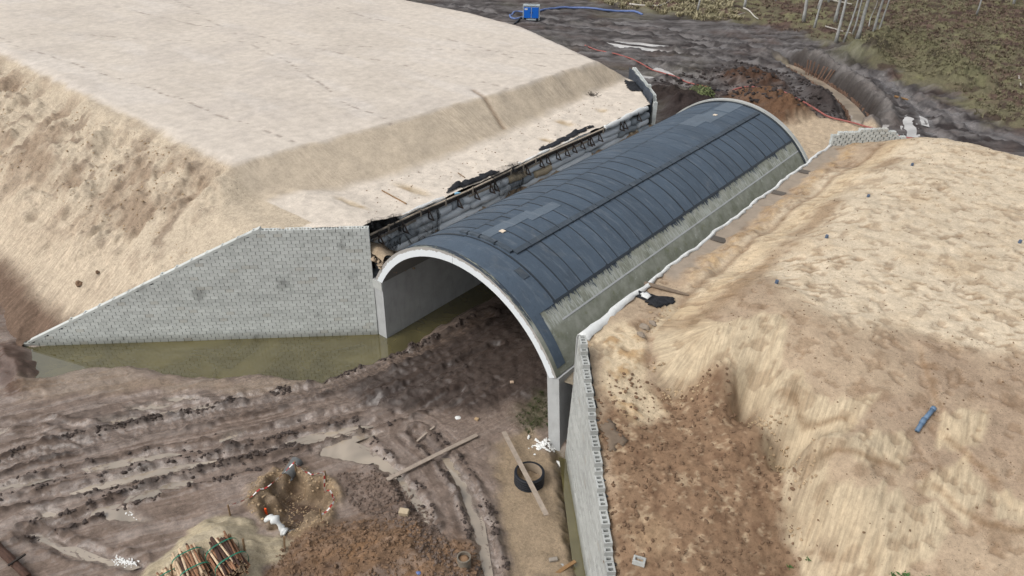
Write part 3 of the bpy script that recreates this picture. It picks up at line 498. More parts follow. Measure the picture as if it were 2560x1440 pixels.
    d, s, sg = dline(X+.25*warp, Y+.25*warp, VALLEY, 3); side = np.exp(-((d-.8)/.75)**2)*(sg < 0); C = blend(C, np.clip(side, 0, 1)*.55, lin(206, 178, 138)); C = blend(C, np.clip(np.exp(-((d-1.9)/.5)**2)*(sg < 0)*(.6+tongue), 0, 1)*.75, lin(150, 122, 92)); g = np.exp(-(d/.18)**2); C = blend(C, g*.6, lin(138, 110, 82)); z = z-.06*g
    ber = np.exp(-((X-13.95+.6*warp)/.42)**2)*sstep(6.0, 8.5, Y); z = z+.10*ber*(1+1.2*n2); C = blend(C, ber*np.clip(.5+n3, 0, 1)*.5, lin(190, 152, 98))
    vs = (np.exp(-((d-.7)/.8)**2)*(sg < 0)); stk[:, 0] = np.where(vs > .2, Y*8, stk[:, 0]); stk[:, 1] = np.where(vs > .2, X*.6, stk[:, 1]); stk[:, 2] = np.maximum(stk[:, 2]*(1-vs), vs*.4)
    strip = (1-sstep(13.15, 13.55, X+.5*warp+.25*n2))*sstep(6.6, 7.4, Y)*(Y < 31); C = blend(C, strip*.9, lin(158, 144, 128)); crumb = crumb*(1-strip); z = z*(1-strip)+(5.86+.01*n2)*strip
    foot = (fbm(X, Y, 2.3, 2, 209) > .52)*(1-strip); z = z-.05*foot*(1-b); C = blend(C, foot*.35*(1-b), lin(128, 98, 70))
    return z, C, wet, stk, crumb
VLEN = 13.5
def keepR(X, Y, z):
    front = (X-VA[0])*VN[0]+(Y-VA[1])*VN[1]; s = (X-VA[0])*VD[0]+(Y-VA[1])*VD[1]
    return ~((front > -.30) & (Y < .3)) & (X >= XL-.01) & (z > -1.2) & ~((s < -.25) & (front > -.5) & (Y < .2)) & ~(((X-12.4)*-.707+(Y-30.6)*.707 > -.2) & (Y > 30.2) & (X < 19))
xs = seg((XL, 31, .075), (31, 40, .3), (40, 60, 1)); ys = seg((-14, -9, .2), (-9, 12, .075), (12, 46, .16))
tag(grid_obj('sand_hill', xs, ys, right_all, M['sand'], keepR), 'warm sand embankment with slip faces right of the tunnel', None, None, 'structure')
def hR(x, y): return float(right_all(np.array([x], float), np.array([y], float))[0][0])
# ---------------------------------------------------------------- water
def water_mat(name, c, rough=.03, ior=1.45):
    k = N(name); v = k.pos(); n = k.noise(v, .35, 3, .6, .6)
    k.P(Base_Color=k.mix(k.rng(n, .35, .65), c, tuple(q*1.75 for q in c)), Roughness=rough, IOR=ior, Specular_IOR_Level=.5).bump(k.noise(v, 2.5, 3), .02, .02); return k.m
M['pond'] = water_mat('pond_water', lin(84, 77, 45), .015, 2.2); M['puddle'] = water_mat('puddle_water', lin(152, 138, 120, .68), .03, 2.0); M['farpuddle'] = water_mat('pale_puddle_water', lin(170, 166, 162), .06, 1.7)
def sheet(name, poly, z, m, grow=.0):
    P = [Vector((a, b, 0)) for a, b in poly]; c = sum(P, Vector())/len(P)
    v = [(p+(p-c).normalized()*grow) for p in P]; bm = bmesh.new(); f = bm.faces.new([bm.verts.new((q.x, q.y, z)) for q in v]); bmesh.ops.triangulate(bm, faces=[f])
    if sum(ff.normal.z for ff in bm.faces) < 0: bmesh.ops.reverse_faces(bm, faces=bm.faces)
    me = bpy.data.meshes.new(name); bm.to_mesh(me); bm.free(); me.materials.append(m); o = link(name, me); o['kind'] = 'structure'; return o
pw = sheet('pond', [(-20, -17.5), (-9, -15.2), (-4, -11), (0, -6.2), (3, -3.2), (9, 3), (9, 36), (-1.3, 36), (-1.3, .2), (-14.5, -13.4), (-20, -14)], 0, M['pond'])
sheet('ditch_water', [(12.82,-1.27),(13.34,-1.16),(17.71,-5.95),(17.3,-6.29)], -.05, M['pond'], .15)
for q in PUD: sheet('puddle', q, .085, M['puddle'], .25)
for i, q in enumerate(FPUD): sheet('puddle', q, (.10 if i in (2, 3, 5, 6, 7) else .28), M['farpuddle'], .6)
dpts = [Vector((a, b, 0)) for a, b in DITCH]
lf = []; rt = []
for i, q in enumerate(dpts):
    t = (dpts[min(i+1, len(dpts)-1)]-dpts[max(i-1, 0)]).normalized(); nrm = Vector((-t.y, t.x, 0)); lf.append((q+nrm*.85)[:2]); rt.append((q-nrm*.85)[:2])
sheet('ditch_water', lf+rt[::-1], -1.0, M['puddle'])
# ================================================================ THE TUNNEL
def concrete(name, c, var=.12, green=0.0, stain=.3, sc=1.3):
    k = N(name); v = k.pos(); a = k.noise(v, sc, 6, .6); b = k.noise(k.scale(v, (2.2, 2.2, .35)), 2.0, 5, .65); d = k.noise(v, 22, 4, .7)
    f = k.math('MULTIPLY', k.rng(a, .25, .75, 1-var, 1+var), k.rng(d, .2, .8, .94, 1.06))
    col = k.mix(1.0, c, f, 'MULTIPLY'); col = k.mix(k.rng(b, .52, .72, 0, stain), col, tuple(q*.55 for q in c))
    if green: col = k.mix(k.rng(k.noise(v, .9, 5, .7), .52, .7, 0, green), col, lin(112, 112, 74))
    k.P(Base_Color=col, Roughness=.85).bump(d, .15, .01); return k
M['abut'] = concrete('abutment_concrete', lin(178, 180, 180), .14, .12, .35).m
def block_mat(name, c, dark=.5):
    k = N(name); v = k.pos(); r = k.rnd(); a = k.noise(v, .5, 4, .6); d = k.noise(v, 30, 3, .7); big = k.noise(k.scale(v, (.5, .5, 2.2)), .8, 3)
    f = k.math('MULTIPLY', k.rng(r, 0, 1, .90, 1.08), k.rng(d, .2, .8, .9, 1.1)); f = k.math('MULTIPLY', f, k.rng(big, .3, .7, .9, 1.1))
    col = k.mix(1.0, c, f, 'MULTIPLY'); col = k.mix(k.math('MULTIPLY', k.rng(a, .60, .70), dark), col, lin(78, 80, 74))
    col = k.mix(k.math('MULTIPLY', k.rng(k.math('FRACT', k.math('MULTIPLY', r, 17.3)), .965, .97), .28), col, lin(170, 156, 134))
    damp = k.rng(k.sep(v)[2], .05, .55, .55, 0); col = k.mix(damp, col, lin(96, 92, 70))
    k.P(Base_Color=col, Roughness=.9).bump(d, .2, .01); return k.m
M['block'] = block_mat('grey_block', lin(204, 208, 204)); M['palebl'] = block_mat('pale_block', lin(182, 184, 180), .2); M['gap'] = simple('dark_backing', lin(74, 74, 72), .95)
# arch shell: white painted face with a ragged edge, mossy flank with tar strokes
k = N('arch_concrete'); arc = k.attr('arc', 'Vector'); s3_ = k.sep(arc); g = k.n('ShaderNodeNewGeometry'); nrm = k.sep(g.outputs['True Normal']); v = g.outputs['Position']
face = k.rng(nrm[1], -.6, -.9); rag = k.noise(k.scale(arc, (1, 3.2, .35)), 1.6, 4, .7)
painted = k.math('MULTIPLY', face, k.rng(k.math('ADD', s3_[2], k.math('MULTIPLY', k.math('SUBTRACT', rag, .5), .55)), .70, .72, 1, 0))
base = k.mix(k.rng(k.noise(v, 1.2, 6, .65), .35, .68), lin(150, 152, 140), lin(112, 116, 98)); base = k.mix(k.rng(k.noise(v, 2.6, 5, .7), .60, .72, 0, .55), base, lin(190, 194, 188))
base = k.mix(k.rng(k.noise(v, 1.9, 4, .6), .60, .74, 0, .6), base, lin(104, 108, 66))
stroke = k.math('ADD', k.math('MULTIPLY', k.noise(k.scale(arc, (8.0, .9, 0)), 1.0, 4, .75, .8), .65), k.math('MULTIPLY', k.noise(k.scale(arc, (1.1, .5, 0)), 1.0, 3, .6), .35)); low = k.rng(s3_[1], 4.72, 5.55); band = k.math('MULTIPLY', k.rng(s3_[1], 5.60, 5.75, 1, 0), k.rng(s3_[1], 4.0, 4.5))
base = k.mix(k.math('MULTIPLY', band, k.rng(stroke, .46, .56)), base, lin(172, 176, 168))
tar = k.math('MULTIPLY', k.rng(k.math('SUBTRACT', stroke, k.math('MULTIPLY', low, .20)), .445, .47), k.rng(s3_[1], 5.25, 5.35, 1, 0)); base = k.mix(k.math('MULTIPLY', tar, k.rng(nrm[1], -.5, -.3)), base, lin(58, 68, 80))
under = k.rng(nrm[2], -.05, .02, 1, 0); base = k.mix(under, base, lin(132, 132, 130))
base = k.mix(face, base, lin(168, 164, 158))
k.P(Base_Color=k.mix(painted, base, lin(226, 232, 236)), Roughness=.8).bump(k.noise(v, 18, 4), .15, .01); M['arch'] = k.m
def mem(name, c, dk=.75):
    k = N(name); v = k.pos(); a = k.noise(v, .7, 5, .6); d = k.noise(v, 60, 2, .6); e = k.noise(k.scale(v, (.5, 2.5, .5)), 1.5, 4, .7); r = k.rnd()
    f = k.math('MULTIPLY', k.rng(a, .3, .7, .88, 1.12), k.rng(d, .2, .8, .88, 1.12)); f = k.math('MULTIPLY', f, k.rng(r, 0, 1, .93, 1.07))
    col = k.mix(1.0, c, f, 'MULTIPLY'); col = k.mix(k.rng(e, .54, .70, 0, .26), col, lin(142, 150, 158)); col = k.mix(k.rng(k.noise(v, 1.6, 6, .7), .58, .70, 0, .25), col, lin(46, 58, 70)); col = k.mix(k.rng(k.noise(v, .45, 5, .7, 1.0), .60, .72, 0, .16), col, lin(150, 144, 132)); k.P(Base_Color=col, Roughness=.62, Specular_IOR_Level=.4).bump(k.math('ADD', d, k.math('MULTIPLY', k.noise(v, 2.6, 4, .6), 5.0)), .5, .02); return k.m
M['mem'] = mem('slate_membrane', lin(72, 88, 105)); M['memlight'] = mem('pale_membrane_patch', lin(94, 108, 122)); M['seam'] = simple('bitumen', lin(46, 54, 63), .5, .2)
M['ridge'] = mem('dark_membrane_strip', lin(64, 76, 88)); M['white'] = simple('white_geotextile', lin(220, 222, 220), .8, .08, 3, bump=.5, bd=.05)
TUN = empty('arch_tunnel', (XC, -.3, 0)); tag(TUN, 'long concrete arch tunnel under a slate blue waterproofing membrane', 'tunnel')
HALF = math.asin((S/2)/RAD)
def arcpt(r, ph, y): return (XC+r*math.sin(ph), y, ZC+r*math.cos(ph))
def ynear(x): return SKN*x
def yfar(x): return LEN+SKF*x
def arc_attr(me, data):
    a = me.attributes.new('arc', 'FLOAT_VECTOR', 'POINT'); a.data.foreach_set('vector', np.array(data, np.float32).ravel())
def shell(p0, p1, name):
    n = 36; v = []; f = []; d = []
    ph = [p0+(p1-p0)*i/n for i in range(n+1)]; ny = 12
    # outer and inner sheets, front and back faces each with own vertices
    for r, rr, flip in ((RO, 1, 0), (RAD, 0, 1)):
        b = len(v)
        for i, q in enumerate(ph):
            x = XC+r*math.sin(q)
            for j in range(ny+1):
                y = ynear(x)+(yfar(x)-ynear(x))*j/ny; v.append(arcpt(r, q, y)); d.append((y, q*RO, rr))
        for i in range(n):
            for j in range(ny):
                a0 = b+i*(ny+1)+j; t = (a0, a0+ny+1, a0+ny+2, a0+1); f.append(t if flip else t[::-1])
    for back in (0, 1):
        b = len(v)
        for i, q in enumerate(ph):
            for r, rr in ((RAD, 0), (RO, 1)):
                x = XC+r*math.sin(q); y = yfar(x) if back else ynear(x); v.append(arcpt(r, q, y)); d.append((y, q*RO, rr))
        for i in range(n):
            t = (b+2*i, b+2*i+2, b+2*i+3, b+2*i+1); f.append(t[::-1] if back else t)
    me = meshdata(name, v, f, M['arch'], True); arc_attr(me, d)
    bm = bmesh.new(); bm.from_mesh(me); bmesh.ops.recalc_face_normals(bm, faces=bm.faces); 
    c = Vector((XC, 0, ZC))
    for fc in bm.faces:
        m_ = fc.calc_center_median(); rad = Vector((m_.x-XC, 0, m_.z-ZC)); L = rad.length
        if abs(fc.normal.y) > .7: want = Vector((0, -1 if m_.y < 10 else 1, 0))
        else: want = rad if L > (RAD+RO)/2 else -rad
        if fc.normal.dot(want) < 0: fc.normal_flip()
    bm.to_mesh(me); bm.free(); return link(name, me, TUN)
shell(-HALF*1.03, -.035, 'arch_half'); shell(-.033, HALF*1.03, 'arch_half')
# abutments
mb = MB(); mb.box((-.39, LEN/2, 1.3), (.78, LEN, 4.6)); mb.build('abutment', M['abut'], TUN)
mb = MB(); yb = ynear(S); v = [(S, yb, HS), (S+.62, yb+.05, HS), (S+1.25, yb-.35, -.8), (S+.62, yb-.38, -.8)]; v2 = [(a, LEN-.6, c) for a, b, c in v]
mb.add(v+v2, [(0, 1, 2, 3), (7, 6, 5, 4), (0, 4, 5, 1), (1, 5, 6, 2), (2, 6, 7, 3), (3, 7, 4, 0)]); mb.build('abutment', M['abut'], TUN)
mb = MB()
for x0, x1 in ((-.72, -.02),): mb.box(((x0+x1)/2, -.03, 3.35), (.70, .04, .5))
mb.build('springing_plate', M['palebl'], TUN)
# membrane
def curved(p0, p1, y0, y1, r, th=.02, n=10, lift=.0, skew0=0, skew1=0):
    v = []; f = []
    for i in range(n+1):
        q = p0+(p1-p0)*i/n; x = RO*math.sin(q)
        for y, l, sk in ((y0, lift, skew0), (y1, 0, skew1)):
            for rr in (r, r+th): v.append(arcpt(rr+l, q, y+sk*x))
    for i in range(n):
        a = 4*i; b = a+4; f += [(a+1, a+3, b+3, b+1), (a, b, b+2, a+2), (a, a+1, b+1, b), (a+2, b+2, b+3, a+3)]
    f += [(0, 2, 3, 1), (4*n, 4*n+1, 4*n+3, 4*n+2)]; return v, f
def csheet(name, m, parent, *a, **k):
    v, f = curved(*a, **k); me = meshdata(name, v, f, m); return link(name, me, parent)
csheet('membrane_apron', M['mem'], TUN, -HALF*1.02, .69, .24+SKN*XC, 2.2, RO+.010, .012, n=40, skew0=SKN)
csheet('membrane_apron', M['mem'], TUN, .685, HALF*.985, .24+SKN*XC, .82+SKN*XC, RO+.010, .012, n=14, skew0=SKN, skew1=SKN)
PW = 1.115; NP_ = 25; Y0 = 1.55
rows = [(.235, .674, 12), (-.17, .25, 10), (-1.0, -.155, 16)]
for ri, (a, b, n) in enumerate(rows):
    var = []
    for sk in (-.016, 0, .014):
        v, f = curved(a, b, 0, PW+.12, RO+.014+.006*(ri == 1), .018, n, .016, sk, sk); pm = meshdata('membrane_sheet', v, f, M['mem'])
        v, f = curved(a, b, -.03, .04, RO+.035+.006*(ri == 1), .014, n, 0, sk, sk*1.3); var.append((pm, meshdata('lap_seam', v, f, M['seam'])))
    for i in range(NP_):
        pm, smm = random.choice(var)
        o = link('membrane_sheet', pm, TUN, (0, Y0+i*PW+random.uniform(-.10, .08)+(.5*PW if ri == 1 else 0)*(i < NP_-1), 0))
        if ri == 0 or i < 13: s_ = link('lap_seam', smm, o); s_.location = (0, 0, 0)
csheet('haunch_ledge', M['abut'], TUN, .80, .812, 1.4, 29.6, RO-.01, .03, n=2)
csheet('lap_seam', M['seam'], TUN, .668, .692, 1.5, 29.5, RO+.004, .03, n=2)
csheet('lap_seam', M['seam'], TUN, -.176, -.166, 1.8, 29.5, RO+.02, .03, n=2)
csheet('lap_seam', M['seam'], TUN, -1.02, .68, 1.56, 1.63, RO+.03, .02, n=30)
csheet('edge_trim', M['palebl'], TUN, -1.0, -.985, 1.0, 29.6, RO+.02, .05, n=2)
# raised edge strip on the crown and its return across the near end
v, f = curved(-.02, .02, 0, 1.07, RO+.02, .115, 2); rm = meshdata('ridge_strip', v, f, M['ridge'])
v, f = curved(-.026, .026, 1.07, 1.135, RO+.02, .06, 2); rj = meshdata('ridge_joint', v, f, M['seam'])
for i in range(24):
    o = link('ridge_strip', rm, TUN); 
    # rotate about the tunnel axis to its place on the crown
    R_ = Matrix.Rotation(.243, 4, 'Y'); T = Matrix.Translation((XC, 0, ZC)); o.matrix_local = Matrix.Translation(-TUN.location) @ T @ R_ @ T.inverted() @ Matrix.Translation((0, 2.0+i*1.135, 0))
    j = link('ridge_joint', rj, o); j.location = (0, 0, 0)
ph = [-.235, -.17, -.155, -.06, -.045, .08, .095, .22]
for i in range(0, 8, 2): csheet('ridge_strip', M['ridge'], TUN, ph[i], ph[i+1]+.004, 1.78, 2.02, RO+.02, .12, n=4)
for i in (1, 3, 5): csheet('ridge_joint', M['seam'], TUN, ph[i], ph[i+1], 1.74, 2.06, RO+.02, .06, n=2)
# patches
for l, m in (([(2.09,-0.037),(3.79,-0.039)], 'memlight'), ([(3.77,-0.021),(5.47,-0.032)], 'memlight'), ([(5.07,0.024),(6.06,0.014)], 'memlight'), ([(5.98,0.022),(7.17,0.028)], 'memlight'), ([(1.29,0.342),(1.17,0.461)], 'ridge')):
    (ya, pa), (yb_, pb) = l; pm_ = (pa+pb)/2; csheet('membrane_patch', M[m], TUN, pm_-.045, pm_+.045, min(ya, yb_)-.15, max(ya, yb_)+.15, RO+.045, .02, n=4)
for l in ([(23.25,-0.085),(25.65,-0.092)], [(24.7,-0.052),(26.89,-0.024)], [(27.53,-0.060),(29.37,-0.011)]):
    (ya, pa), (yb_, pb) = l; pm_ = (pa+pb)/2; csheet('membrane_patch', M['memlight'], TUN, pm_-.09, pm_+.09, min(ya, yb_)-.2, max(ya, yb_)+.2, RO+.045, .015, n=5)
M['foam'] = simple('pale_foam', lin(226, 206, 182), .9, .1)
for l in ([(2.97,0.016)], [(26.14,-0.015)]):
    y_, p_ = l[0]; csheet('lifting_socket', M['foam'], TUN, p_-.018, p_+.018, y_-.13, y_+.13, RO+.07, .03, n=3)
# upstanding rim at the far portal
v = []; f = []; n = 40
for i in range(n+1):
    q = -HALF*1.02+2.04*HALF*i/n; x = XC+RO*math.sin(q)
    for r, dy in ((RO, -.02), (RO+.17, -.02), (RO+.17, .28), (RO, .28)): v.append(arcpt(r, q, yfar(x)+dy))
for i in range(n):
    a = 4*i; f += [(a+j, a+4+j, a+4+(j+1) % 4, a+(j+1) % 4) for j in range(4)]
MB().add(v, f).build('portal_rim', M['palebl'], TUN)
csheet('rim_shadow', M['seam'], TUN, -HALF, HALF, LEN-.30-.4, LEN-.02-.4, RO+.03, .03, n=30, skew0=SKF, skew1=SKF)  # dark band stands in for the shadow beside the far rim
# ---------------------------------------------------------------- dry-laid block wing walls
def hollow(L, Dp, Hh):
    x, y, z = L/2, Dp/2, Hh/2; hy = Dp*.28; v = [(a*x, b*y, -z) for a, b in ((-1, -1), (1, -1), (1, 1), (-1, 1))]; f = [(0, 3, 2, 1)]
    xs_ = [-x, -.38*L, -.10*L, .10*L, .38*L, x]; ys_ = [-y, -hy, hy, y]; b = len(v); v += [(a, c, z) for c in ys_ for a in xs_]
    for j in range(3):
        for i in range(5):
            if not (j == 1 and i in (1, 3)): q = b+j*6+i; f.append((q, q+1, q+7, q+6))
    f += [(0, 1, b+5, b), (1, 2, b+23, b+5), (2, 3, b+18, b+23), (3, 0, b, b+18)]
    for i in (1, 3):
        t = [b+6+i, b+7+i, b+13+i, b+12+i]; n0 = len(v); v += [(v[q][0], v[q][1], z-.15) for q in t]; f += [(t[k_], t[(k_+1) % 4], n0+(k_+1) % 4, n0+k_) for k_ in range(4)]; f.append((n0, n0+1, n0+2, n0+3))
    return v, f
def wing(name, label, A, D, Nn, length, top, m, z0=-.4, bl=.42, bh=.2, dp=.30, gap=.028, limit=300, face=0.0, core=True, batter=0.0, coping=None):
    t = empty(name, (A[0], A[1], 0)); tag(t, label, 'retaining wall'); ang = math.atan2(D[1], D[0])
    q = MB().box((0, 0, 0), (bl-gap, dp, bh-.010)); pm = meshdata('block', q.v, q.f, m); hv, hf = hollow(bl-gap, dp, bh-.010); hm = meshdata('cap_block', hv, hf, m)
    items = []; rows_ = int((8-z0)/bh)
    for r in range(rows_):
        z = z0+(r+.5)*bh; s0 = 0 if r % 2 == 0 else bl/2; c = 0
        while True:
            s = s0+c*bl; c += 1
            if s > length: break
            if z+bh/2 > top(s)+.06: continue
            capped = z+bh*1.5 > min(top(s+bl*.55), top(max(0, s-bl*.55)))+.06
            off = rng.normal(0, .004)+batter*(z-z0); p_ = (A[0]+D[0]*s+Nn[0]*(face-dp/2+off), A[1]+D[1]*s+Nn[1]*(face-dp/2+off), z+rng.normal(0, .002)); items.append((capped, p_, ang+rng.normal(0, .006), 1.0))
            if r % 2 and c == 1: items.append((capped, (p_[0]-D[0]*bl*.75, p_[1]-D[1]*bl*.75, p_[2]), ang, .5))
    items.sort(key=lambda i: (Vector(i[1])-CAM).length-(3 if i[0] else 0))
    for cp, p_, a, sx in items[:limit]:
        o = link('cap_block' if cp else 'block', hm if cp else pm, t, p_); o.rotation_euler = (0, 0, a); o.scale = (sx, 1, 1)
    if items[limit:]:
        rest = MB()
        for cp, p_, a, sx in items[limit:]:
            R_ = rz(a); vs, fs = (hv, hf) if cp else (q.v, q.f); rest.add([R_ @ Vector((w_[0]*sx, w_[1], w_[2]))+Vector(p_) for w_ in vs], fs)
        o = rest.build('block_courses', m, t); o['kind'] = 'stuff'
    if coping:
        for a_, b_ in coping:
            w0 = face-dp/2; bz = lambda s_: batter*(top(s_)-z0); P0, P1 = [(A[0]+D[0]*s_+Nn[0]*(w0+bz(s_)), A[1]+D[1]*s_+Nn[1]*(w0+bz(s_)), top(s_)-.03) for s_ in (a_, b_)]; MB().bar(P0, P1, dp+.02, .13).build('coping', m, t)
    if core:
        cb = MB(); ns = 24
        for i in range(ns):
            s1, s2 = length*i/ns, length*(i+1)/ns; zt = min(top(s1), top(s2))-.25
            if zt < z0+.1: continue
            c_ = [[(A[0]+D[0]*s_+Nn[0]*(w_+bt), A[1]+D[1]*s_+Nn[1]*(w_+bt)) for s_, w_ in ((s1, face-.07), (s2, face-.07), (s2, face-dp-.12), (s1, face-dp-.12))] for bt in (0, batter*(zt-z0))]
            cb.add([(x, y, z0) for x, y in c_[0]]+[(x, y, zt) for x, y in c_[1]], [(0, 3, 2, 1), (4, 5, 6, 7), (0, 1, 5, 4), (1, 2, 6, 5), (2, 3, 7, 6), (3, 0, 4, 7)])
        cb.build('backing_slab', M['gap'], t)  # dark slab added behind the blocks so no light shows through the joints
    return t
topL = lambda s: float(np.interp(s, [0, 5.2, 8.7, 12.9, 18.4], [6.73, 6.71, 5.05, 2.95, .25]))
wing('block_wing_wall', 'long grey block wing wall sloping down to the pond on the left', WA, WD, WN, 18.5, topL, M['block'], batter=-.012, coping=[(5.25, 8.7), (8.7, 12.9), (12.9, 18.3)], gap=.028)
topR = lambda s: float(np.interp(s, [0, .8, 2.8, 4.9, 7.1, 9.0, 14], [6.72, 6.25, 5.65, 4.8, 4.02, 3.27, 1.6]))
wing('block_wing_wall', 'pale block wing wall with hollow cores along its top, in the foreground', VA, VD, VN, VLEN, topR, M['palebl'], gap=.012, z0=-.6, batter=-.03)
wing('block_wing_wall', 'short grey block wall by the far portal on the right', np.array((12.55, 30.45)), np.array((.707, .707)), np.array((-.707, .707)), 6.0, lambda s: float(np.interp(s, [0, .5, 3.6, 5.8], [6.45, 6.9, 7.0, 6.05])), M['block'], z0=5.0, gap=.09, limit=200, core=False, face=.2)
fl = wing('block_wing_wall', 'block wall hung with dark geotextile by the far portal on the left', np.array((-1.1, 29.5)), np.array((-.683, .731)), np.array((.731, .683)), 8.6, lambda s: float(np.interp(s, [0, .6, 2.5, 8.6], [6.0, 6.6, 6.75, 6.55])), M['block'], z0=2.6, limit=200, core=False, face=.25)
M['geo'] = simple('dark_geotextile', lin(62, 70, 82), .75, .3, 1.5, bump=.8, bd=.12); M['geoblk'] = simple('black_geotextile', lin(34, 36, 42), .8, .3, 2, bump=.8, bd=.1)
mb = MB(); n = 30; vs = []; fs = []
for i in range(n+1):
    s_ = 8.8*i/n
    for j in range(9):
        z_ = 6.78-.02*i/n*8-2.0*j/8 if j else 6.82-.012*i; w_ = -.14-.05*math.sin(s_*3.1)-.07*math.sin(s_*7.3+j)*(j/8)-.10*j/8
        vs.append((-1.1-.683*s_+.731*w_, 29.5+.731*s_+.683*w_, z_))
for i in range(n):
    for j in range(8): a = i*9+j; fs.append((a, a+1, a+10, a+9))
o = MB().add(vs, fs).build('geotextile_sheet', M['geo'], fl, True); md = o.modifiers.new('thick', 'SOLIDIFY'); md.thickness = .03
# ---------------------------------------------------------------- wrapped sand layers along the left flank
M['bag'] = simple('grey_geotextile_wrap', lin(220, 226, 230), .85, .08, 1.2, bump=.25, bd=.02); M['bagsand'] = simple('sandy_wrap', lin(196, 176, 144), .9, .15, 1.5, bump=.3, bd=.02); M['bagdark'] = simple('damp_wrap', lin(158, 166, 172), .85, .12, 1.5, bump=.25, bd=.02)
M['timber'] = simple('weathered_timber', lin(168, 154, 136), .85, .2, 5); M['dkboard'] = simple('dark_formboard', lin(56, 48, 42), .8, .3, 5); M['steel'] = simple('rusty_steel', lin(58, 46, 40), .7, .3, 8)
WR = empty('wrapped_sand_wall', (-1.1, 0, 3.4)); tag(WR, 'stacked wall of grey geotextile wrapped sand with timber edge beside the tunnel', 'retaining wall')
def bag(seed, nl=14, ns=12):
    r = random.Random(seed); v = []; f = []; p1, p2 = r.uniform(0, 6), r.uniform(0, 6)
    for i in range(nl+1):
        t = i/nl; e = min(1, (min(t, 1-t)*nl/1.6+.25)); e = math.sin(min(1, e)*math.pi/2); bul = 1+.10*math.sin(t*9+p1)+.06*math.sin(t*21+p2); sag = .03*math.sin(t*7+p2)
        for k_ in range(ns):
            a = 2*math.pi*k_/ns; cx = abs(math.cos(a))**.7*(1 if math.cos(a) > 0 else -1); cz = abs(math.sin(a))**.75*(1 if math.sin(a) > 0 else -1)
            v.append((cx*.36*bul*e, (t-.5), cz*.255*(.6+.4*e)*(1+.5*(bul-1))+sag))
    for i in range(nl):
        for k_ in range(ns): f.append((i*ns+k_, (i+1)*ns+k_, (i+1)*ns+(k_+1) % ns, i*ns+(k_+1) % ns))
    f.append(tuple(range(ns))); f.append(tuple(nl*ns+k_ for k_ in range(ns))[::-1]); return meshdata('wrapped_layer', v, f, None, True)
bags = []
for sd_ in range(4):
    for mm in ('bag', 'bag', 'bagdark', 'bagsand'):
        me = bag(sd_*7+len(mm)); me.materials.append(M[mm]); bags.append(me)
for lay in range(6):
    y = .15+random.uniform(0, .8)
    while y < 28.9:
        L = random.choice((1.0, 1.8, 2.6, 3.4, 4.2)); L = min(L, 29.0-y)
        if L < .4: break
        wts = [4, 4, 1.6, .9+(.9 if lay < 3 else 0)]*4
        o = link('wrapped_layer', random.choices(bags, wts)[0], WR, (-1.17-.05*lay+.08*random.uniform(-1, 1), y+L/2, 2.88+lay*.47+random.uniform(-.02, .02)+.03*math.sin(y))); o.scale = (1, L*1.02, 1); o.rotation_euler = (0, random.uniform(-.1, .1), random.uniform(-.012, .012)); y += L
zt = lambda y: 5.88+.05*math.sin(y*.5)+.03*math.sin(y*1.7)
for y1, y2 in ((.3, 3.9), (3.9, 7.9), (7.9, 12.1), (12.3, 15.6), (15.6, 19.2), (19.2, 22.6)):
    MB().bar((-1.05, y1+.03, zt(y1)-.10), (-1.05, y2-.03, zt(y2)-.10), .05, .20).build('form_board', M['dkboard'], WR)
    MB().bar((-1.06, y1, zt(y1)+.06), (-1.06, y2-.05, zt(y2)+.06), .12, .06).build('timber_rail', M['timber'], WR)
for y1, y2 in ((.5, 3.6), (8.0, 10.2), (12.6, 15.0), (17.0, 20.4)): MB().bar((-1.0, y1, zt(y1)-.30), (-1.0, y2, zt(y2)-.30), .04, .13).build('lower_board', M['timber'], WR)
for y in (1.6, 4.0, 6.0, 8.3, 11.9, 13.1, 14.4, 22.3): MB().box((-.99, y, zt(y)-.02), (.05, .11, .42)).build('upright', M['timber'], WR)
for y, z_ in [(0.84,5.61),(2.6,5.57),(4.58,5.65),(6.98,5.6),(8.49,5.57),(9.87,5.61),(10.29,5.55),(13.4,5.44),(14.87,5.49),(15.57,5.44),(16.67,5.54),(17.71,5.58),(18.55,5.56),(19.51,5.58),(20.39,5.57),(20.68,5.64),(21.73,5.65),(24.58,5.67),(25.07,5.7),(27.01,5.64)]:
    b_ = MB(); zz = zt(y); x0 = -.98
    b_.bar((x0, y, zz+.05), (x0, y, zz-.56), .06, .06); b_.bar((x0, y, zz-.02), (x0+.36, y+.03, zz-.58), .06, .06); b_.bar((x0, y, zz-.56), (x0+.40, y+.03, zz-.58), .06, .06)
    b_.build('steel_bracket', M['steel'], WR)
def lip(name, m, parent, pts, wv, hv, seed=0):
    """a rounded fold of cloth lying along a line"""
    r = random.Random(seed); P = spline(pts, 6); v = []; f = []; prof = ((-.5, -.5), (-.5, .0), (-.25, .4), (.15, .5), (.5, .15), (.5, -.3))
    for i, p_ in enumerate(P):
        t = (P[min(i+1, len(P)-1)]-P[max(i-1, 0)]).normalized(); nr = Vector((-t.y, t.x, 0)); e = 1+.22*math.sin(i*.9+seed)+r.uniform(-.12, .12)
        for a, b in prof: v.append(p_+nr*a*wv*e+Vector((0, 0, b*hv*e)))
    k_ = len(prof)
    for i in range(len(P)-1):
        for j in range(k_): f.append((i*k_+j, i*k_+(j+1) % k_, (i+1)*k_+(j+1) % k_, (i+1)*k_+j))
    f.append(tuple(range(k_))); f.append(tuple((len(P)-1)*k_+j for j in range(k_))[::-1])
    bm = bmesh.new(); me = meshdata(name, v, f, m, True); bm.from_mesh(me); bmesh.ops.recalc_face_normals(bm, faces=bm.faces); bm.to_mesh(me); bm.free(); return link(name, me, parent)
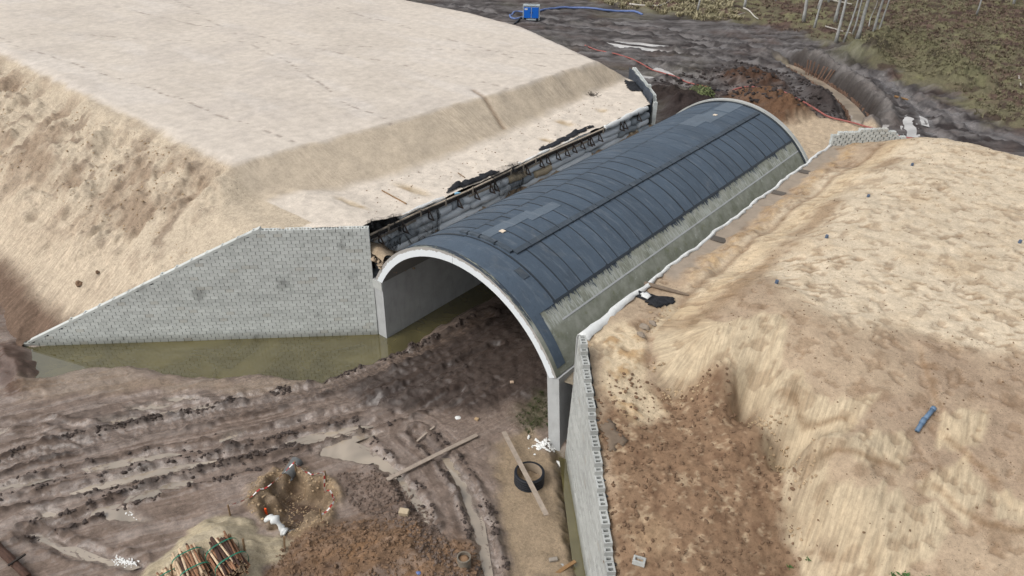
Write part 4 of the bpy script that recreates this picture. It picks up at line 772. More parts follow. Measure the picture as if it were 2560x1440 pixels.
lip('white_edge', M['white'], WR, [(-1.32, y, zt(y)+.14) for y in (2.6, 4, 5, 6.2)], .26, .16, 1); lip('white_edge', M['white'], WR, [(-1.3, y, zt(y)+.12) for y in (13.0, 14.0, 15.2, 16.2)], .2, .14, 2)
lip('white_edge', M['white'], WR, [(-1.12, y, 5.95+.06*math.sin(y)) for y in (22.6, 24, 25.5, 27, 28.6)], .30, .34, 3); lip('white_edge', M['white'], WR, [(-1.3, y, zt(y)+.10) for y in (17.0, 19, 21)], .14, .12, 4)
# loose sand filling the gap between wrapped wall and arch
def fillL(X, Y):
    n2 = fbm(X, Y, 1.6, 4, 301); z = 4.32-.3*(X+1.0)+.15*n2+1.2*(1-sstep(.2, 2.2, Y))*(X < 4)-.9*(1-sstep(-.4, .3, Y)); C = np.tile(np.array(lin(172, 152, 126)), (len(X), 1)); C = blend(C, np.clip(n2*1.6, 0, 1)*.6, lin(140, 110, 82)); z0 = np.zeros(len(X)); return z, C, z0, np.zeros((len(X), 3)), z0+1
tag(grid_obj('sand_backfill', seg((-1.15, .12, .12)), seg((.05, 29.4, .15)), fillL, M['sand']), None, None, None, 'structure')
def fillR(X, Y):
    n2 = fbm(X, Y, 1.6, 4, 302); z = 3.35+.1*n2; C = np.tile(np.array(lin(150, 138, 118)), (len(X), 1)); z0 = np.zeros(len(X)); return z, C, z0, np.zeros((len(X), 3)), z0+1
rb = MB(); rr_ = random.Random(31)
for i in range(150):
    y_ = abs(rr_.gauss(0, .7)); x_ = rr_.uniform(-1.0, .25); s_ = rr_.uniform(.04, .17); rb.blob((x_, y_-.02, 4.15+.9*max(0, 1-y_/1.6)-.45*(x_+1)+rr_.uniform(-.1, .1)), (s_, s_*.8, s_*.6), i, 1, .3, rz(i))
tag(rb.build('spilled_rubble', simple('rubble', lin(176, 154, 128), .95, .3, 4)), 'spilled sand and rubble beside the near end of the arch', 'rubble', None, 'stuff')
tag(grid_obj('gravel_backfill', seg((11.65, 12.7, .15)), seg((-.1, 30, .3)), fillR, M['sand']), None, None, None, 'structure')
# white liner along the right flank
LN = empty('white_liner_wall', (XL, 0, 3)); tag(LN, 'white geotextile liner edging the sand right of the tunnel', 'liner')
n = 90; vs = []; fs = []
for i in range(n+1):
    y = .1+30.3*i/n; b_ = .05*math.sin(y*1.3)+.03*math.sin(y*3.7)+rng.normal(0, .012); nearb = max(0, 1-(y-.1)/6.5)
    for (dx, dz) in ((-.12, -3.0), (-.10, -1.2), (-.11, -.25), (-.07, -.02), (.02, .05), (.06+.08*nearb, .03+.03*math.sin(y*5.3)), (.12+.34*nearb+.05*math.sin(y*6.7)+.03*math.sin(y*11.3), -.05)): vs.append((XL+dx+b_-.35*nearb*(dz > -.5)*0, y, 5.9+dz+.03*math.sin(y*2.1)))
for i in range(n):
    for j in range(6): a = i*7+j; fs.append((a, a+7, a+8, a+1))
o = MB().add(vs, fs).build('liner_sheet', M['white'], LN, True); md = o.modifiers.new('thick', 'SOLIDIFY'); md.thickness = .02
M['drain'] = simple('grey_drain_mat', lin(150, 140, 126), .9, .15, 3)
for y in (12.2, 20.1, 24.4): MB().box((13.0, y, 5.90), (.75, .55, .03), rz(.12)).build('lap_panel', simple('dark_drain_mat', lin(96, 88, 80), .9, .2, 3), LN)
# ================================================================ THINGS ON THE SITE
def thing1(name, mb, m, label, cat, group=None, smooth=False):
    return tag(mb.build(name, m, None, smooth), label, cat, group)
M['plank'] = simple('grey_plank', lin(168, 152, 136), .85, .22, 4); M['plank2'] = simple('brown_plank', lin(150, 112, 70), .85, .22, 4); M['black'] = simple('black_plastic', lin(30, 34, 42), .45, .25, 6)
M['blue'] = simple('blue_paint', lin(20, 96, 190, 1), .4, .06, 4); M['galv'] = simple('galvanised', lin(168, 178, 182), .5, .1, 6); M['hoseblue'] = simple('blue_hose_plastic', lin(96, 120, 178), .5, .1); M['red'] = simple('red_hose_plastic', lin(166, 88, 80), .5, .15); M['bpipe'] = simple('blue_pipe_plastic', lin(96, 124, 154), .5, .12)
def plank(a, b, w_, t_, m, label, lift=None):
    r = random.Random(str(label)); v = []; f = []; A = Vector(a); B = Vector(b); d = (B-A).normalized(); x = d.cross(Vector((0, 0, 1))).normalized(); up = x.cross(d); n = 8
    for i in range(n+1):
        p_ = A.lerp(B, i/n)+up*(.02*math.sin(i/n*math.pi))
        for s1, s2 in ((-.5, -.5), (.5, -.5), (.5, .5), (-.5, .5)): v.append(p_+x*s1*w_*(1+r.uniform(-.03, .03))+up*s2*t_)
    for i in range(n):
        for j in range(4): f.append((i*4+j, i*4+4+j, i*4+4+(j+1) % 4, i*4+(j+1) % 4))
    f += [(0, 1, 2, 3), (n*4+3, n*4+2, n*4+1, n*4)]
    bm = bmesh.new(); me = meshdata('plank', v, f, m); bm.from_mesh(me); bmesh.ops.recalc_face_normals(bm, faces=bm.faces); bm.to_mesh(me); bm.free()
    return tag(link('plank', me), label, 'plank')
def onG(l, dz=0.0): return [(a, b, hG(a, b)+dz) for a, b in l]
def on(fn, l, dz=0.0): return [(a, b, fn(a, b)+dz) for a, b in l]
# ---- corrugated ring with a plank over it
RC = Vector((12.72, -3.36, .08)); rg = empty('pipe_ring', RC); tag(rg, 'black corrugated plastic shaft ring standing in the silt', 'pipe ring')
mb = MB(); prof = []
for i in range(5):
    z_ = .02+i*.125; prof += [(.60, z_), (.66, z_+.02), (.66, z_+.075), (.60, z_+.10)]
prof += [(.62, .63), (.55, .63), (.545, .02)]; n = 40; vs = []; fs = []
for k_ in range(n):
    a = 2*math.pi*k_/n
    for r_, z_ in prof: vs.append((RC.x+r_*math.cos(a), RC.y+r_*math.sin(a), RC.z+z_))
L_ = len(prof)
for k_ in range(n):
    for j in range(L_): fs.append((k_*L_+j, ((k_+1) % n)*L_+j, ((k_+1) % n)*L_+(j+1) % L_, k_*L_+(j+1) % L_))
MB().add(vs, fs).build('corrugated_wall', M['black'], rg)
mb = MB(); vs = [(RC.x, RC.y, RC.z+.16)]+[(RC.x+.545*math.cos(2*math.pi*i/n), RC.y+.545*math.sin(2*math.pi*i/n), RC.z+.10+.03*math.sin(i)) for i in range(n)]; mb.add(vs, [(0, i+1, (i+1) % n+1) for i in range(n)]); mb.build('silt_fill', simple('silt', C_SILT, .9, .15), rg)
vs = []; fs = []
for k_ in range(n):
    a = 2*math.pi*k_/n
    for r_, z_ in ((.542, .1), (.542, .615)): vs.append((RC.x+r_*math.cos(a), RC.y+r_*math.sin(a), RC.z+z_))
for k_ in range(n): fs.append((2*k_, 2*k_+1, (2*k_+3) % (2*n), (2*k_+2) % (2*n)))
MB().add(vs, fs).build('pale_lining', simple('pale_tan', lin(164, 146, 124), .9, .15), rg)  # pale tan cylinder just inside the ring wall
plank((10.3, -2.2, .742), (14.75, -4.82, .742), .20, .05, M['plank'], 'long grey plank laid across the black corrugated ring')
a, b = [(8.19,-7.45),(9.22,-2.81)]; plank((*a, hG(*a)+.14), (*b, hG(*b)+.12), .20, .05, M['plank'], 'long grey plank lying across the wheel ruts')
a, b = [(7.27,-4.79),(7.26,-3.63)]; plank((*a, hG(*a)+.06), (*b, hG(*b)+.06), .10, .05, M['plank'], 'short thin plank in the mud before the tunnel mouth')
a, b = [(16.43,-6.53),(16.68,-5.48)]; plank((*a, .12), (*b, .14), .14, .05, M['plank2'], 'brown plank half in the water beside the wing wall')
BR = [((10.08,-8.25,0.45), .40, .26, .24, .5, 'beige stone block lying on the brown soil heap', lin(196, 176, 144)), ((16,-6,0.12), .34, .16, .14, .9, 'small grey brick near the water strip by the wing wall', lin(150, 140, 128)), ((8.47,-2.01,0.3), .2, .16, .1, .2, 'small buff brick in the dark mud beside white paper', lin(186, 156, 116)), ((8.16,1,0.4), .2, .14, .1, .8, 'small pale brick lying inside the tunnel mouth', lin(196, 168, 140))]
for p_, w_, l_, h_, an, lab, c in BR:
    mb = MB().cbox((p_[0], p_[1], hG(p_[0], p_[1])+h_*.38), (w_, l_, h_), rz(an) @ Matrix.Rotation(.15, 3, 'X'), .02); thing1('stone_block', mb, simple('stone', c, .9, .15, 8), lab, 'block', 'loose bricks and blocks')
# hollow block on the brown fill, concrete slab, pipe stub
x, y, z_ = (19.7,-6.41,3.35); hb = MB(); hz = hR(x, y); R_ = rz(.35) @ Matrix.Rotation(-.2, 3, 'X'); c = Vector((x, y, hz+.06))
for off, sz in (((0, .12, 0), (.42, .07, .18)), ((0, -.12, 0), (.42, .07, .18)), ((.17, 0, 0), (.08, .17, .18)), ((-.17, 0, 0), (.08, .17, .18))): hb.cbox(c+R_ @ Vector(off), sz, R_, .012)
thing1('hollow_block', hb, M['palebl'], 'single hollow concrete block lying on the brown fill', 'block')
x, y, z_ = (13.61,-8.49,0.5); hz = hG(x, y); mb = MB(); vs = []; fs = []; n = 24
for k_ in range(n):
    a = 2*math.pi*k_/n
    for r_, q in ((.27, -.1), (.27, .42), (.22, .42), (.22, .1)): vs.append((x+r_*math.cos(a), y+r_*math.sin(a), hz+q))
for k_ in range(n):
    for j in range(3): fs.append((k_*4+j, ((k_+1) % n)*4+j, ((k_+1) % n)*4+j+1, k_*4+j+1))
pp = empty('concrete_pipe_stub', (x, y, hz)); tag(pp, 'short upright concrete pipe full of soil at the bottom edge', 'pipe'); MB().add(vs, fs).build('pipe_wall', simple('old_concrete', lin(128, 118, 104), .9, .2), pp)
MB().blob((x, y, hz+.22), (.24, .24, .12), 3).build('soil_fill', simple('brown_soil', lin(140, 108, 78), .95, .25), pp, True)
x, y, z_ = (16.26,-6.29,0.1); thing1('concrete_slab', MB().cbox((x, y, .10), (.75, .5, .05), rz(.7) @ Matrix.Rotation(.05, 3, 'X'), .01), M['abut'], 'thin grey slab half sunk in the silt by the water', 'slab')
# ---- foam, paper, rags
M['polyst'] = simple('white_polystyrene', lin(236, 236, 232), .9, .06, 9)
def flake(px, size, seed, label, cat='foam', m='polyst', fn=None, name='foam_piece', dz=.03):
    x, y, z_ = px; h = (fn or hG)(x, y); mb = MB().blob((x, y, h+dz), size, seed, 2, .2, rz(seed)); return thing1(name, mb, M[m], label, cat)
flake((7.67,-2.47,0.3), (.16, .13, .05), 1, 'white paper scrap on the dark mud', 'paper', name='paper_scrap'); flake((10.99,-1.2,0.2), (.17, .06, .06), 2, 'white sliver of foam beside the end of the plank')
flake((13.1,-1.4,0), (.34, .13, .07), 3, 'white foam slab at the foot of the wing wall'); flake((12.59,-9.88,0.5), (.12, .09, .04), 4, 'pale blue rag on the brown soil heap', 'rag', 'hoseblue', name='rag')
fp = MB(); r = random.Random(5)
for i in range(90):
    t = r.random(); px_ = (12.0-.5*t+r.gauss(0, .16), -.75-.75*t+r.gauss(0, .2)); s_ = r.uniform(.03, .11); fp.blob((px_[0]+.15, px_[1], hG(px_[0]+.15, px_[1])+.03), (s_, s_*.8, s_*.5), i, 1, .25)
o = fp.build('foam_crumbs', M['polyst']); tag(o, 'scatter of white foam crumbs at the foot of the right abutment', 'foam', None, 'stuff')
# foam scum on puddle ends
for l, lab in (([(0.98,-15.26),(1.62,-15.14),(2.25,-14.96),(2.86,-14.66)], 'white scum along the end of a puddle by the ruts'), ([(3.11,-16.79),(3.45,-16.65),(3.85,-16.46)], 'white scum at the right end of the lowest puddle')):
    fp = MB()
    for i in range(110):
        t = r.random()*(len(l)-1); a = l[int(t)]; b = l[min(int(t)+1, len(l)-1)]; q = t-int(t); s_ = r.uniform(.015, .04); fp.blob((a[0]+(b[0]-a[0])*q+r.gauss(0, .10), a[1]+(b[1]-a[1])*q+r.gauss(0, .10), .09), (s_*1.4, s_, s_*.3), i, 1, .3)
    tag(fp.build('foam_scum', M['polyst']), lab, 'foam', None, 'stuff')
# ---- clods thrown up along ruts and on heaps (uncountable)
def clods(name, label, spots, m, smin_, smax_, fn=hGs, seed=1):
    r = random.Random(seed); mb = MB(); zs = fn([(a, b) for a, b in spots])
    for (a, b), z_ in zip(spots, zs):
        s_ = smin_+(smax_-smin_)*r.random()**2.2; mb.blob((a, b, float(z_)+s_*.2), (s_, s_*r.uniform(.6, 1), s_*r.uniform(.45, .8)), r.randrange(1 << 20), 1, .32, rz(r.uniform(0, 6)))
    o = mb.build(name, m, None, False); tag(o, label, 'soil', None, 'stuff'); return o
M['dclod'] = simple('dark_clod', lin(74, 62, 56), .8, .3, 5); M['bclod'] = simple('brown_clod', lin(124, 96, 72), .95, .3, 5); M['mclod'] = simple('mud_clod', lin(112, 94, 82), .85, .28, 5); M['sclod'] = simple('sand_clod', lin(176, 150, 116), .95, .25, 5)
def along(pts, n, spread, offs, seed):
    r = random.Random(seed); P = spline([(a, b, 0) for a, b in pts], 6); out = []
    for i in range(n):
        t = r.random()*(len(P)-2); q = P[int(t)].lerp(P[int(t)+1], t-int(t)); d = (P[int(t)+1]-P[int(t)]).normalized(); nn = Vector((-d.y, d.x, 0))
        if vnoise(np.array([t*.6]), np.array([seed*1.0]), 5)[0] < -.15: continue
        o_ = r.choice(offs)+r.gauss(0, spread); out.append((q.x+nn.x*o_, q.y+nn.y*o_))
    return out
sp = []
for i, (pts, hw, dep, rid, dark) in enumerate(RUTS):
    if dark > .66: sp += along(pts, 1100 if dark > .85 else 420, hw*.3, (hw*1.5,) if dark > .85 else (hw*1.55, -hw*1.55), i)
    elif dark > .5: sp += along(pts, 160, hw*.4, (hw*1.55, -hw*1.55), i)
clods('churned_clods', 'dark churned clods along the wheel ruts', sp, M['dclod'], .02, .12)
def inpoly(poly, n, seed, shrink=0.0):
    P = np.array(poly); r = np.random.default_rng(seed); q = r.random((n*4, 2))*(P.max(0)-P.min(0))+P.min(0); d = sdpoly(q[:, 0], q[:, 1], poly); return [tuple(w_) for w_ in q[d < -shrink][:n]]
clods('soil_clods', 'brown clods on the soil heap at the bottom edge', inpoly(BROWNP, 2600, 2), M['bclod'], .012, .085); clods('mud_clods', 'mud clods between the curving ruts', inpoly(MIDMUD, 1600, 3), M['mclod'], .012, .09)
clods('pit_clods', 'sandy clods round the rim of the open pit', inpoly(PITRIM, 700, 4), M['sclod'], .012, .07)
hLs = lambda p_: left_all(np.array(p_)[:, 0].copy(), np.array(p_)[:, 1].copy())[0]; hRs = lambda p_: right_all(np.array(p_)[:, 0].copy(), np.array(p_)[:, 1].copy())[0]
sp = [q for q in inpoly([(-40, -8), (-8, -7), (-8, -2.2), (-40, -1.2)], 1100, 6) if fbm(np.array([q[0]]), np.array([q[1]]), .4, 3, 107)[0] > -.1]
clods('slope_clods', 'brown crumbs on the rough slope of the left embankment', sp, M['sclod'], .02, .09, hLs)
clods('fill_clods', 'brown crumbs on the fill behind the wing wall', inpoly(RBROWN, 1300, 7, .1), M['bclod'], .02, .10, hRs); clods('toe_clods', 'sandy crumbs along the toe of the right slope', along([q[:2] for q in RTOE], 700, .25, (0, -.15), 8), M['sclod'], .02, .09, hRs)
sp = inpoly([(15.85,5.35),(17.2,32.39),(24.27,33.51),(28.23,6.92),(23.18,7.44)], 500, 9)+inpoly([(15.74,5.14),(19.14,7.67),(27.74,8.75),(29.41,-1.48),(25.68,-4.46),(23.14,-1.86),(20.2,1)], 260, 12); clods('sand_crumbs', 'dark crumbs strewn over the right sand hill', sp, simple('umber_crumb', lin(124, 98, 72), .95, .2), .012, .05, hRs)
sp = inpoly([(-5.5, 3), (-1.5, 1), (-1.5, 28), (-5.4, 28)], 260, 10); clods('bench_crumbs', 'dark crumbs strewn over the left sand bench', sp, simple('bench_crumb', lin(140, 116, 92), .95, .2), .02, .06, hLs)
clods('far_clods', 'dark clods in the churned mud beyond the tunnel', inpoly([(-14.66,52.69),(-10.72,67.94),(-0.15,66.15),(7,54.26),(3.15,50.75),(-5.31,49.71)], 900, 11), simple('peat_clod', lin(62, 54, 52), .9, .3), .06, .32)
# single boulders and stones one can pick out
for p_, s_, lab, m in (((-13.85,-9.79,3), .22, 'reddish soil lump half way down the left sand slope', 'bclod'), ((-13.24,-8.9,3.6), .13, 'small brown lump on the left sand slope', 'bclod')):
    x, y, z_ = p_; thing1('soil_lump', MB().blob((x, y, hL(x, y)+s_*.3), (s_, s_*.8, s_*.7), 7, 2, .25), M[m], lab, 'soil lump', None)
for p_, s_, lab in (((14.18,2.69,5.75), .24, 'grey stone at the foot of the sand slip, upper of three'), ((14.37,2.06,5.7), .20, 'grey stone at the foot of the sand slip, lower of three'), ((14.29,3.2,5.75), .2, 'flat grey stone at the foot of the sand slip, topmost of three')):
    x, y, z_ = p_; thing1('stone', MB().blob((x, y, hR(x, y)+s_*.25), (s_, s_*.7, s_*.5), int(s_*100), 2, .2), simple('grey_stone', lin(146, 132, 116), .9, .2), lab, 'stone', 'grey stones by the slip')
# ---- pit: stakes, barrier tape, buried pipe, white sack, orange marker
M['stake'] = simple('stake_wood', lin(140, 112, 80), .85, .2, 6)
STK = {'a': (4.69,-9.58,0.5), 'b': (4.65,-12.8,0.7), 'c': (6.21,-9.15,0.5), 'd': (7.73,-10.6,0.4)}
lab = {'a': 'thin wooden stake at the top of the pit with tape', 'b': 'thin wooden stake left of the pit holding tape', 'c': 'thin wooden stake right of the pit holding tape', 'd': 'thin wooden stake below the pit where the tape ends'}
for k_, (x, y, z_) in STK.items():
    h = hG(x, y); thing1('tape_stake', MB().bar((x, y, h-.1), (x+.03, y, h+.62), .05, .05), M['stake'], lab[k_], 'stake', 'stakes round the pit')
k = N('barrier_tape'); s_ = k.sep(k.attr('arc', 'Vector')); st = k.math('FRACT', k.math('MULTIPLY', s_[0], 2.6)); k.P(Base_Color=k.mix(k.math('GREATER_THAN', st, .5), lin(238, 236, 234), lin(196, 36, 40)), Roughness=.5); M['tape'] = k.m
def tape(pts, label):
    P = spline(pts, 8); gz = hGs([(q.x, q.y) for q in P]); P = [Vector((q.x, q.y, max(q.z, float(g_)+.07))) for q, g_ in zip(P, gz)]; v = []; f = []; d = []; s_ = 0
    for i, p_ in enumerate(P):
        if i: s_ += (P[i]-P[i-1]).length
        tw = .5+.6*math.sin(i*.35); t = (P[min(i+1, len(P)-1)]-P[max(i-1, 0)]).normalized(); sd_ = t.cross(Vector((0, 0, 1))).normalized(); up = sd_.cross(t); o_ = (sd_*math.cos(tw)+up*math.sin(tw))*.032; v += [p_-o_, p_+o_]; d += [(s_, 0, 0), (s_, 1, 0)]
    for i in range(len(P)-1): f.append((2*i, 2*i+1, 2*i+3, 2*i+2))
    me = meshdata('barrier_tape', v, f, M['tape']); arc_attr(me, d); o = link('barrier_tape', me); md = o.modifiers.new('thick', 'SOLIDIFY'); md.thickness = .004; return tag(o, label, 'tape', 'barrier tape round the pit')
def up(k_, dz=.55): x, y, z_ = STK[k_]; return (x, y, hG(x, y)+dz)
A_, B_, C_, D_ = up('a'), up('b'), up('c'), up('d', .25)
tape([B_, Vector(B_).lerp(Vector(A_), .3)+Vector((.0, 0, -.32)), Vector(B_).lerp(Vector(A_), .55)+Vector((0, 0, -.36)), Vector(B_).lerp(Vector(A_), .8)+Vector((0, 0, -.22)), A_], 'sagging red and white tape spanning the upper left of the pit')
tape([A_, Vector(A_).lerp(Vector(C_), .3)+Vector((0, 0, -.35)), Vector(A_).lerp(Vector(C_), .55)+Vector((0, 0, -.42)), C_], 'short red and white tape at the top right of the pit')
g2 = [(6.33,-9.34),(6.9,-9.33),(7.45,-9.74),(7.63,-10.25)]; tape([C_]+[(a, b, hG(a, b)+.1) for a, b in g2]+[D_], 'slack red and white tape down the right side of the pit')
x, y, z_ = (4.56,-9.99,0.2); h = .12; pv = empty('buried_pipe', (x, y, h)); tag(pv, 'dark pipe end sticking out of the pit wall', 'pipe'); d_ = Vector((.35, -.9, -.15)).normalized(); c = Vector((x, y, h)); vs = []; fs = []; n = 20
ax = d_.cross(Vector((0, 0, 1))).normalized(); ay = ax.cross(d_)
for k_ in range(n):
    a = 2*math.pi*k_/n; e = ax*math.cos(a)+ay*math.sin(a)
    for r_, t in ((.28, -.9), (.28, -.02), (.24, -.02), (.24, -.6)): vs.append(c+e*r_+d_*t)
for k_ in range(n):
    for j in range(3): fs.append((k_*4+j, k_*4+j+1, ((k_+1) % n)*4+j+1, ((k_+1) % n)*4+j))
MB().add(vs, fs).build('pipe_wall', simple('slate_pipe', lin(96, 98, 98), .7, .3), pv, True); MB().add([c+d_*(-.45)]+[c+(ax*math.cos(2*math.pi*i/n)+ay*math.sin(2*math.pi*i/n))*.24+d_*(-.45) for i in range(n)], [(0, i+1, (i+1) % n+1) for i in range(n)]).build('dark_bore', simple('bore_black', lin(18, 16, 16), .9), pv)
pts = [(6.16,-12.11,0.55),(6.47,-12.02,0.75),(6.77,-11.98,0.75),(6.96,-11.95,0.5),(7.13,-11.95,0.25),(7.24,-11.92,0.1)]; lip('white_sack', M['white'], None, [(a, b, max(c_, hG(a, b)+.08)) for a, b, c_ in pts], .34, .16, 5)
o = bpy.data.objects['white_sack']; tag(o, 'long white sack draped over the edge of the sand heap into the pit', 'sack')
x, y, z_ = (7.18,-11.58,0); thing1('concrete_slab', MB().cbox((x, y, hG(x, y)+.08), (.6, .45, .06), rz(.9) @ Matrix.Rotation(.12, 3, 'X'), .01), M['abut'], 'grey slab lying beside the white sack in the pit', 'slab')
x, y, z_ = (5.33,-11.62,-0.1); thing1('marker_peg', MB().tube([(x, y, hG(x, y)-.1), (x, y, hG(x, y)+.36)], [.05, .045], 8), simple('orange_paint', lin(236, 92, 40, 1), .6, .08), 'orange marker peg in the pit', 'marker')
# ---- bundles of peeled poles
PM = [simple('peeled_pole', lin(206, 178, 144), .8, .25, 6), simple('dark_bark_pole', lin(76, 52, 42), .85, .3, 6), simple('red_pole', lin(148, 104, 74), .8, .3, 6), simple('cut_end_wood', lin(224, 192, 150), .8, .15, 6)]; M['strap'] = simple('green_strap', lin(28, 120, 92), .5, .1)
def bundle(c, ang, nl, rows_, label, dark, seed, L=1.45):
    r = random.Random(seed); t = empty('pole_bundle', c); tag(t, label, 'pole bundle', 'bundles of wooden poles'); R_ = rz(ang); n = 7; meshes = []
    for mi in range(3):
        mb = MB(); mb.tube([(-L/2, 0, 0), (-L/2+.1, 0, 0), (L/2-.1, 0, 0), (L/2, 0, 0)], [.043, .048, .048, .04], n); me = meshdata('pole', mb.v, mb.f, PM[mi]); me.materials.append(PM[3])
        for p_ in me.polygons:
            if len(p_.vertices) == n: p_.material_index = 1
        meshes.append(me)
    for rw in range(rows_):
        w_ = nl-abs(rw-rows_*.35)*.75; w_ = int(w_)
        for i in range(w_):
            o = link('pole', r.choices(meshes, dark)[0], t, Vector(c)+R_ @ Vector((r.gauss(0, .10), (i-w_/2+.5*(rw % 2))*.098+r.gauss(0, .01), .05+rw*.085))); o.rotation_euler = (r.uniform(0, 3), r.gauss(0, .05), ang+r.gauss(0, .06)); o.scale = (r.uniform(.92, 1.06), r.uniform(.8, 1.15), r.uniform(.8, 1.15))
    for sx in (-.42, .4):
        v = []; f = []; H_ = rows_*.086+.05; Wd = nl*.098/2+.03; m_ = 28
        for i in range(m_):
            a = 2*math.pi*i/m_; y_ = math.copysign(abs(math.cos(a))**.7, math.cos(a))*Wd; z_ = H_/2+.02+math.copysign(abs(math.sin(a))**.7, math.sin(a))*(H_/2+.03)
            for dx in (-.03, .03): v.append(Vector(c)+R_ @ Vector((sx+dx, y_, z_)))
        for i in range(m_): f.append((2*i, 2*i+1, (2*i+3) % (2*m_), (2*i+2) % (2*m_)))
        o = MB().add(v, f).build('strap', M['strap'], t); md = o.modifiers.new('thick', 'SOLIDIFY'); md.thickness = .006
x, y, z_ = (7.22,-14.39,0.9); bundle((x, y, hG(x, y)-.02), -.15, 12, 10, 'dark strapped bundle of wooden poles on the sand heap', (1.2, 1.6, 1.4), 1)
x, y, z_ = (6.4,-15.37,0.8); bundle((x, y, hG(x, y)-.02), -.22, 11, 8, 'light strapped bundle of wooden poles left of the dark bundle', (3, .3, 1), 2)
x, y, z_ = (6.19,-16.06,0.7); bundle((x, y, hG(x, y)-.02), -.2, 10, 6, 'low bundle of pale poles cut by the bottom edge', (3, .3, .7), 3)
for i, (a, b, lb) in enumerate((((6.7,-13.88,0.9), (6.38,-13.74,1.2), 'upright stake behind the dark pole bundle'), ((7.2,-13.69,0.9), (6.96,-13.63,1.1), 'leaning stake right of the dark pole bundle'), ((6.23,-14.98,0.8), (5.8,-14.95,1.1), 'leaning stake between the pole bundles'), ((6,-15.96,0.7), (5.84,-15.94,1), 'stake left of the light pole bundle'), ((7.87,-12.46,0.5), (7.71,-12.42,0.8), 'lone stake at the edge of the sand heap'))):
    thing1('bundle_stake', MB().bar(a, (a[0]+.03*(i-2), a[1]+.05, a[2]+.62), .06, .06), M['stake'], lb, 'stake', 'stakes beside the pole bundles')
a, b = [(-1.07,-19.51),(1.64,-19.32)]; R0 = Vector((*a, hG(*a)+.12)); R1 = Vector((*b, hG(*b)+.12)); thing1('bark_log', MB().tube([R0.lerp(R1, i/8)+Vector((0, 0, .03*math.sin(i*2))) for i in range(9)], [.15, .16, .15, .17, .16, .15, .14, .15, .13], 10), simple('bark', lin(84, 58, 46), .9, .35, 8), 'dark barked log at the lower left corner', 'log')
a, b = [(0.73,-19.6),(0.59,-18.96)]; thing1('stick', MB().bar((*a, hG(*a)+.33), (*b, hG(*b)+.3), .07, .06), M['dkboard'], 'dark stick crossing the log in the lower left corner', 'stick')
# ---- right hill: blue pipe, pegs, geotextile rag, plants
a, m_, b = [(25.45,3.7,6.75),(25.33,2.99,6.1),(25.3,2.63,5.75)]; A3, M3, B3 = (Vector((q[0], q[1], hR(q[0], q[1])+.12)) for q in (a, m_, b)); bp = empty('drain_pipe', B3); tag(bp, 'blue plastic pipe lying down the right sand slope', 'pipe')
MB().tube([A3, M3], .085, 14).build('pipe_length', M['bpipe'], bp, True); MB().tube([M3, B3+(B3-M3).normalized()*.1], .082, 14).build('pipe_length', M['bpipe'], bp, True); d_ = (B3-M3).normalized(); MB().tube([M3-d_*.12, M3+d_*.12], .10, 14).build('socket', M['bpipe'], bp, True); MB().tube([A3-(M3-A3).normalized()*.04, A3+(M3-A3).normalized()*.08], .10, 14).build('socket', M['bpipe'], bp, True)
for p_, lb in zip([(18.59,25.74,7.5),(18.01,19.52,7.3),(18.05,13,7.2),(17.91,7.28,7.1),(25.44,18.47,7.5)], ('farthest on the hill crest', 'second from the crest', 'third from the crest', 'nearest the tunnel mouth', 'at the right edge')):
    x, y, _ = p_; h = hR(x, y); thing1('pipe_peg', MB().tube([(x, y, h-.1), (x+.02, y, h+.16)], [.08, .075], 10), simple('slate_plastic', lin(86, 104, 130), .6, .1), 'short slate blue peg in the right sand hill, '+lb, 'peg', 'pegs in the right hill')
def cloth(name, poly, fn, m, label, cat, amp=.06, seed=0, dz=.03, sub=.12):
    P = np.array(poly); xs_ = np.arange(P[:, 0].min()-.1, P[:, 0].max()+.1, sub); ys_ = np.arange(P[:, 1].min()-.1, P[:, 1].max()+.1, sub); X, Y = np.meshgrid(xs_, ys_); sh = X.shape; X = X.ravel(); Y = Y.ravel()
    d = sdpoly(X+.12*fbm(X, Y, 1.5, 3, seed), Y+.12*fbm(X, Y, 1.5, 3, seed+1), poly, .6); z_ = fn(np.stack([X, Y], 1))+dz+amp*np.abs(fbm(X, Y, 1.7, 3, seed+2))*sstep(0, .3, -d); idx = np.arange(len(X)).reshape(sh); f = []
    for q in np.stack([idx[:-1, :-1], idx[:-1, 1:], idx[1:, 1:], idx[1:, :-1]], -1).reshape(-1, 4):
        if (d[q] < .03).all(): f.append(tuple(int(t) for t in q))
    o = link(name, meshdata(name, np.stack([X, Y, z_], 1), f, m, True)); bm = bmesh.new(); bm.from_mesh(o.data); bmesh.ops.delete(bm, geom=[v for v in bm.verts if not v.link_faces], context='VERTS'); bm.to_mesh(o.data); bm.free(); md = o.modifiers.new('thick', 'SOLIDIFY'); md.thickness = .015; md.offset = 1; return tag(o, label, cat)
cloth('geotextile_rag', [(12.39,4.52),(12.49,5.07),(13.19,5.35),(14.12,5.57),(14.15,5.14),(14.04,4.42),(13.64,4.15),(13.07,4.47)], hRs, M['geoblk'], 'crumpled black geotextile at the end of the white liner', 'geotextile', .25, 3)
cloth('white_rag', [(12.56,4.71),(12.78,5.09),(13.1,5.09),(13.25,4.66),(13.08,4.33)], hRs, M['white'], 'white cloth lying on the black geotextile', 'cloth', .3, 5, .12)
cloth('buried_geotextile', [(15.77,-3.29),(15.82,-2.74),(16.36,-2.87),(17.09,-2.96),(17.14,-3.26),(16.77,-3.51),(17,-3.73),(16.64,-3.85),(16.17,-3.46)], hRs, simple('muddy_geotextile', lin(126, 108, 90), .9, .2, 3), 'muddy brown geotextile half buried behind the wing wall', 'geotextile', .03, 8, .02)
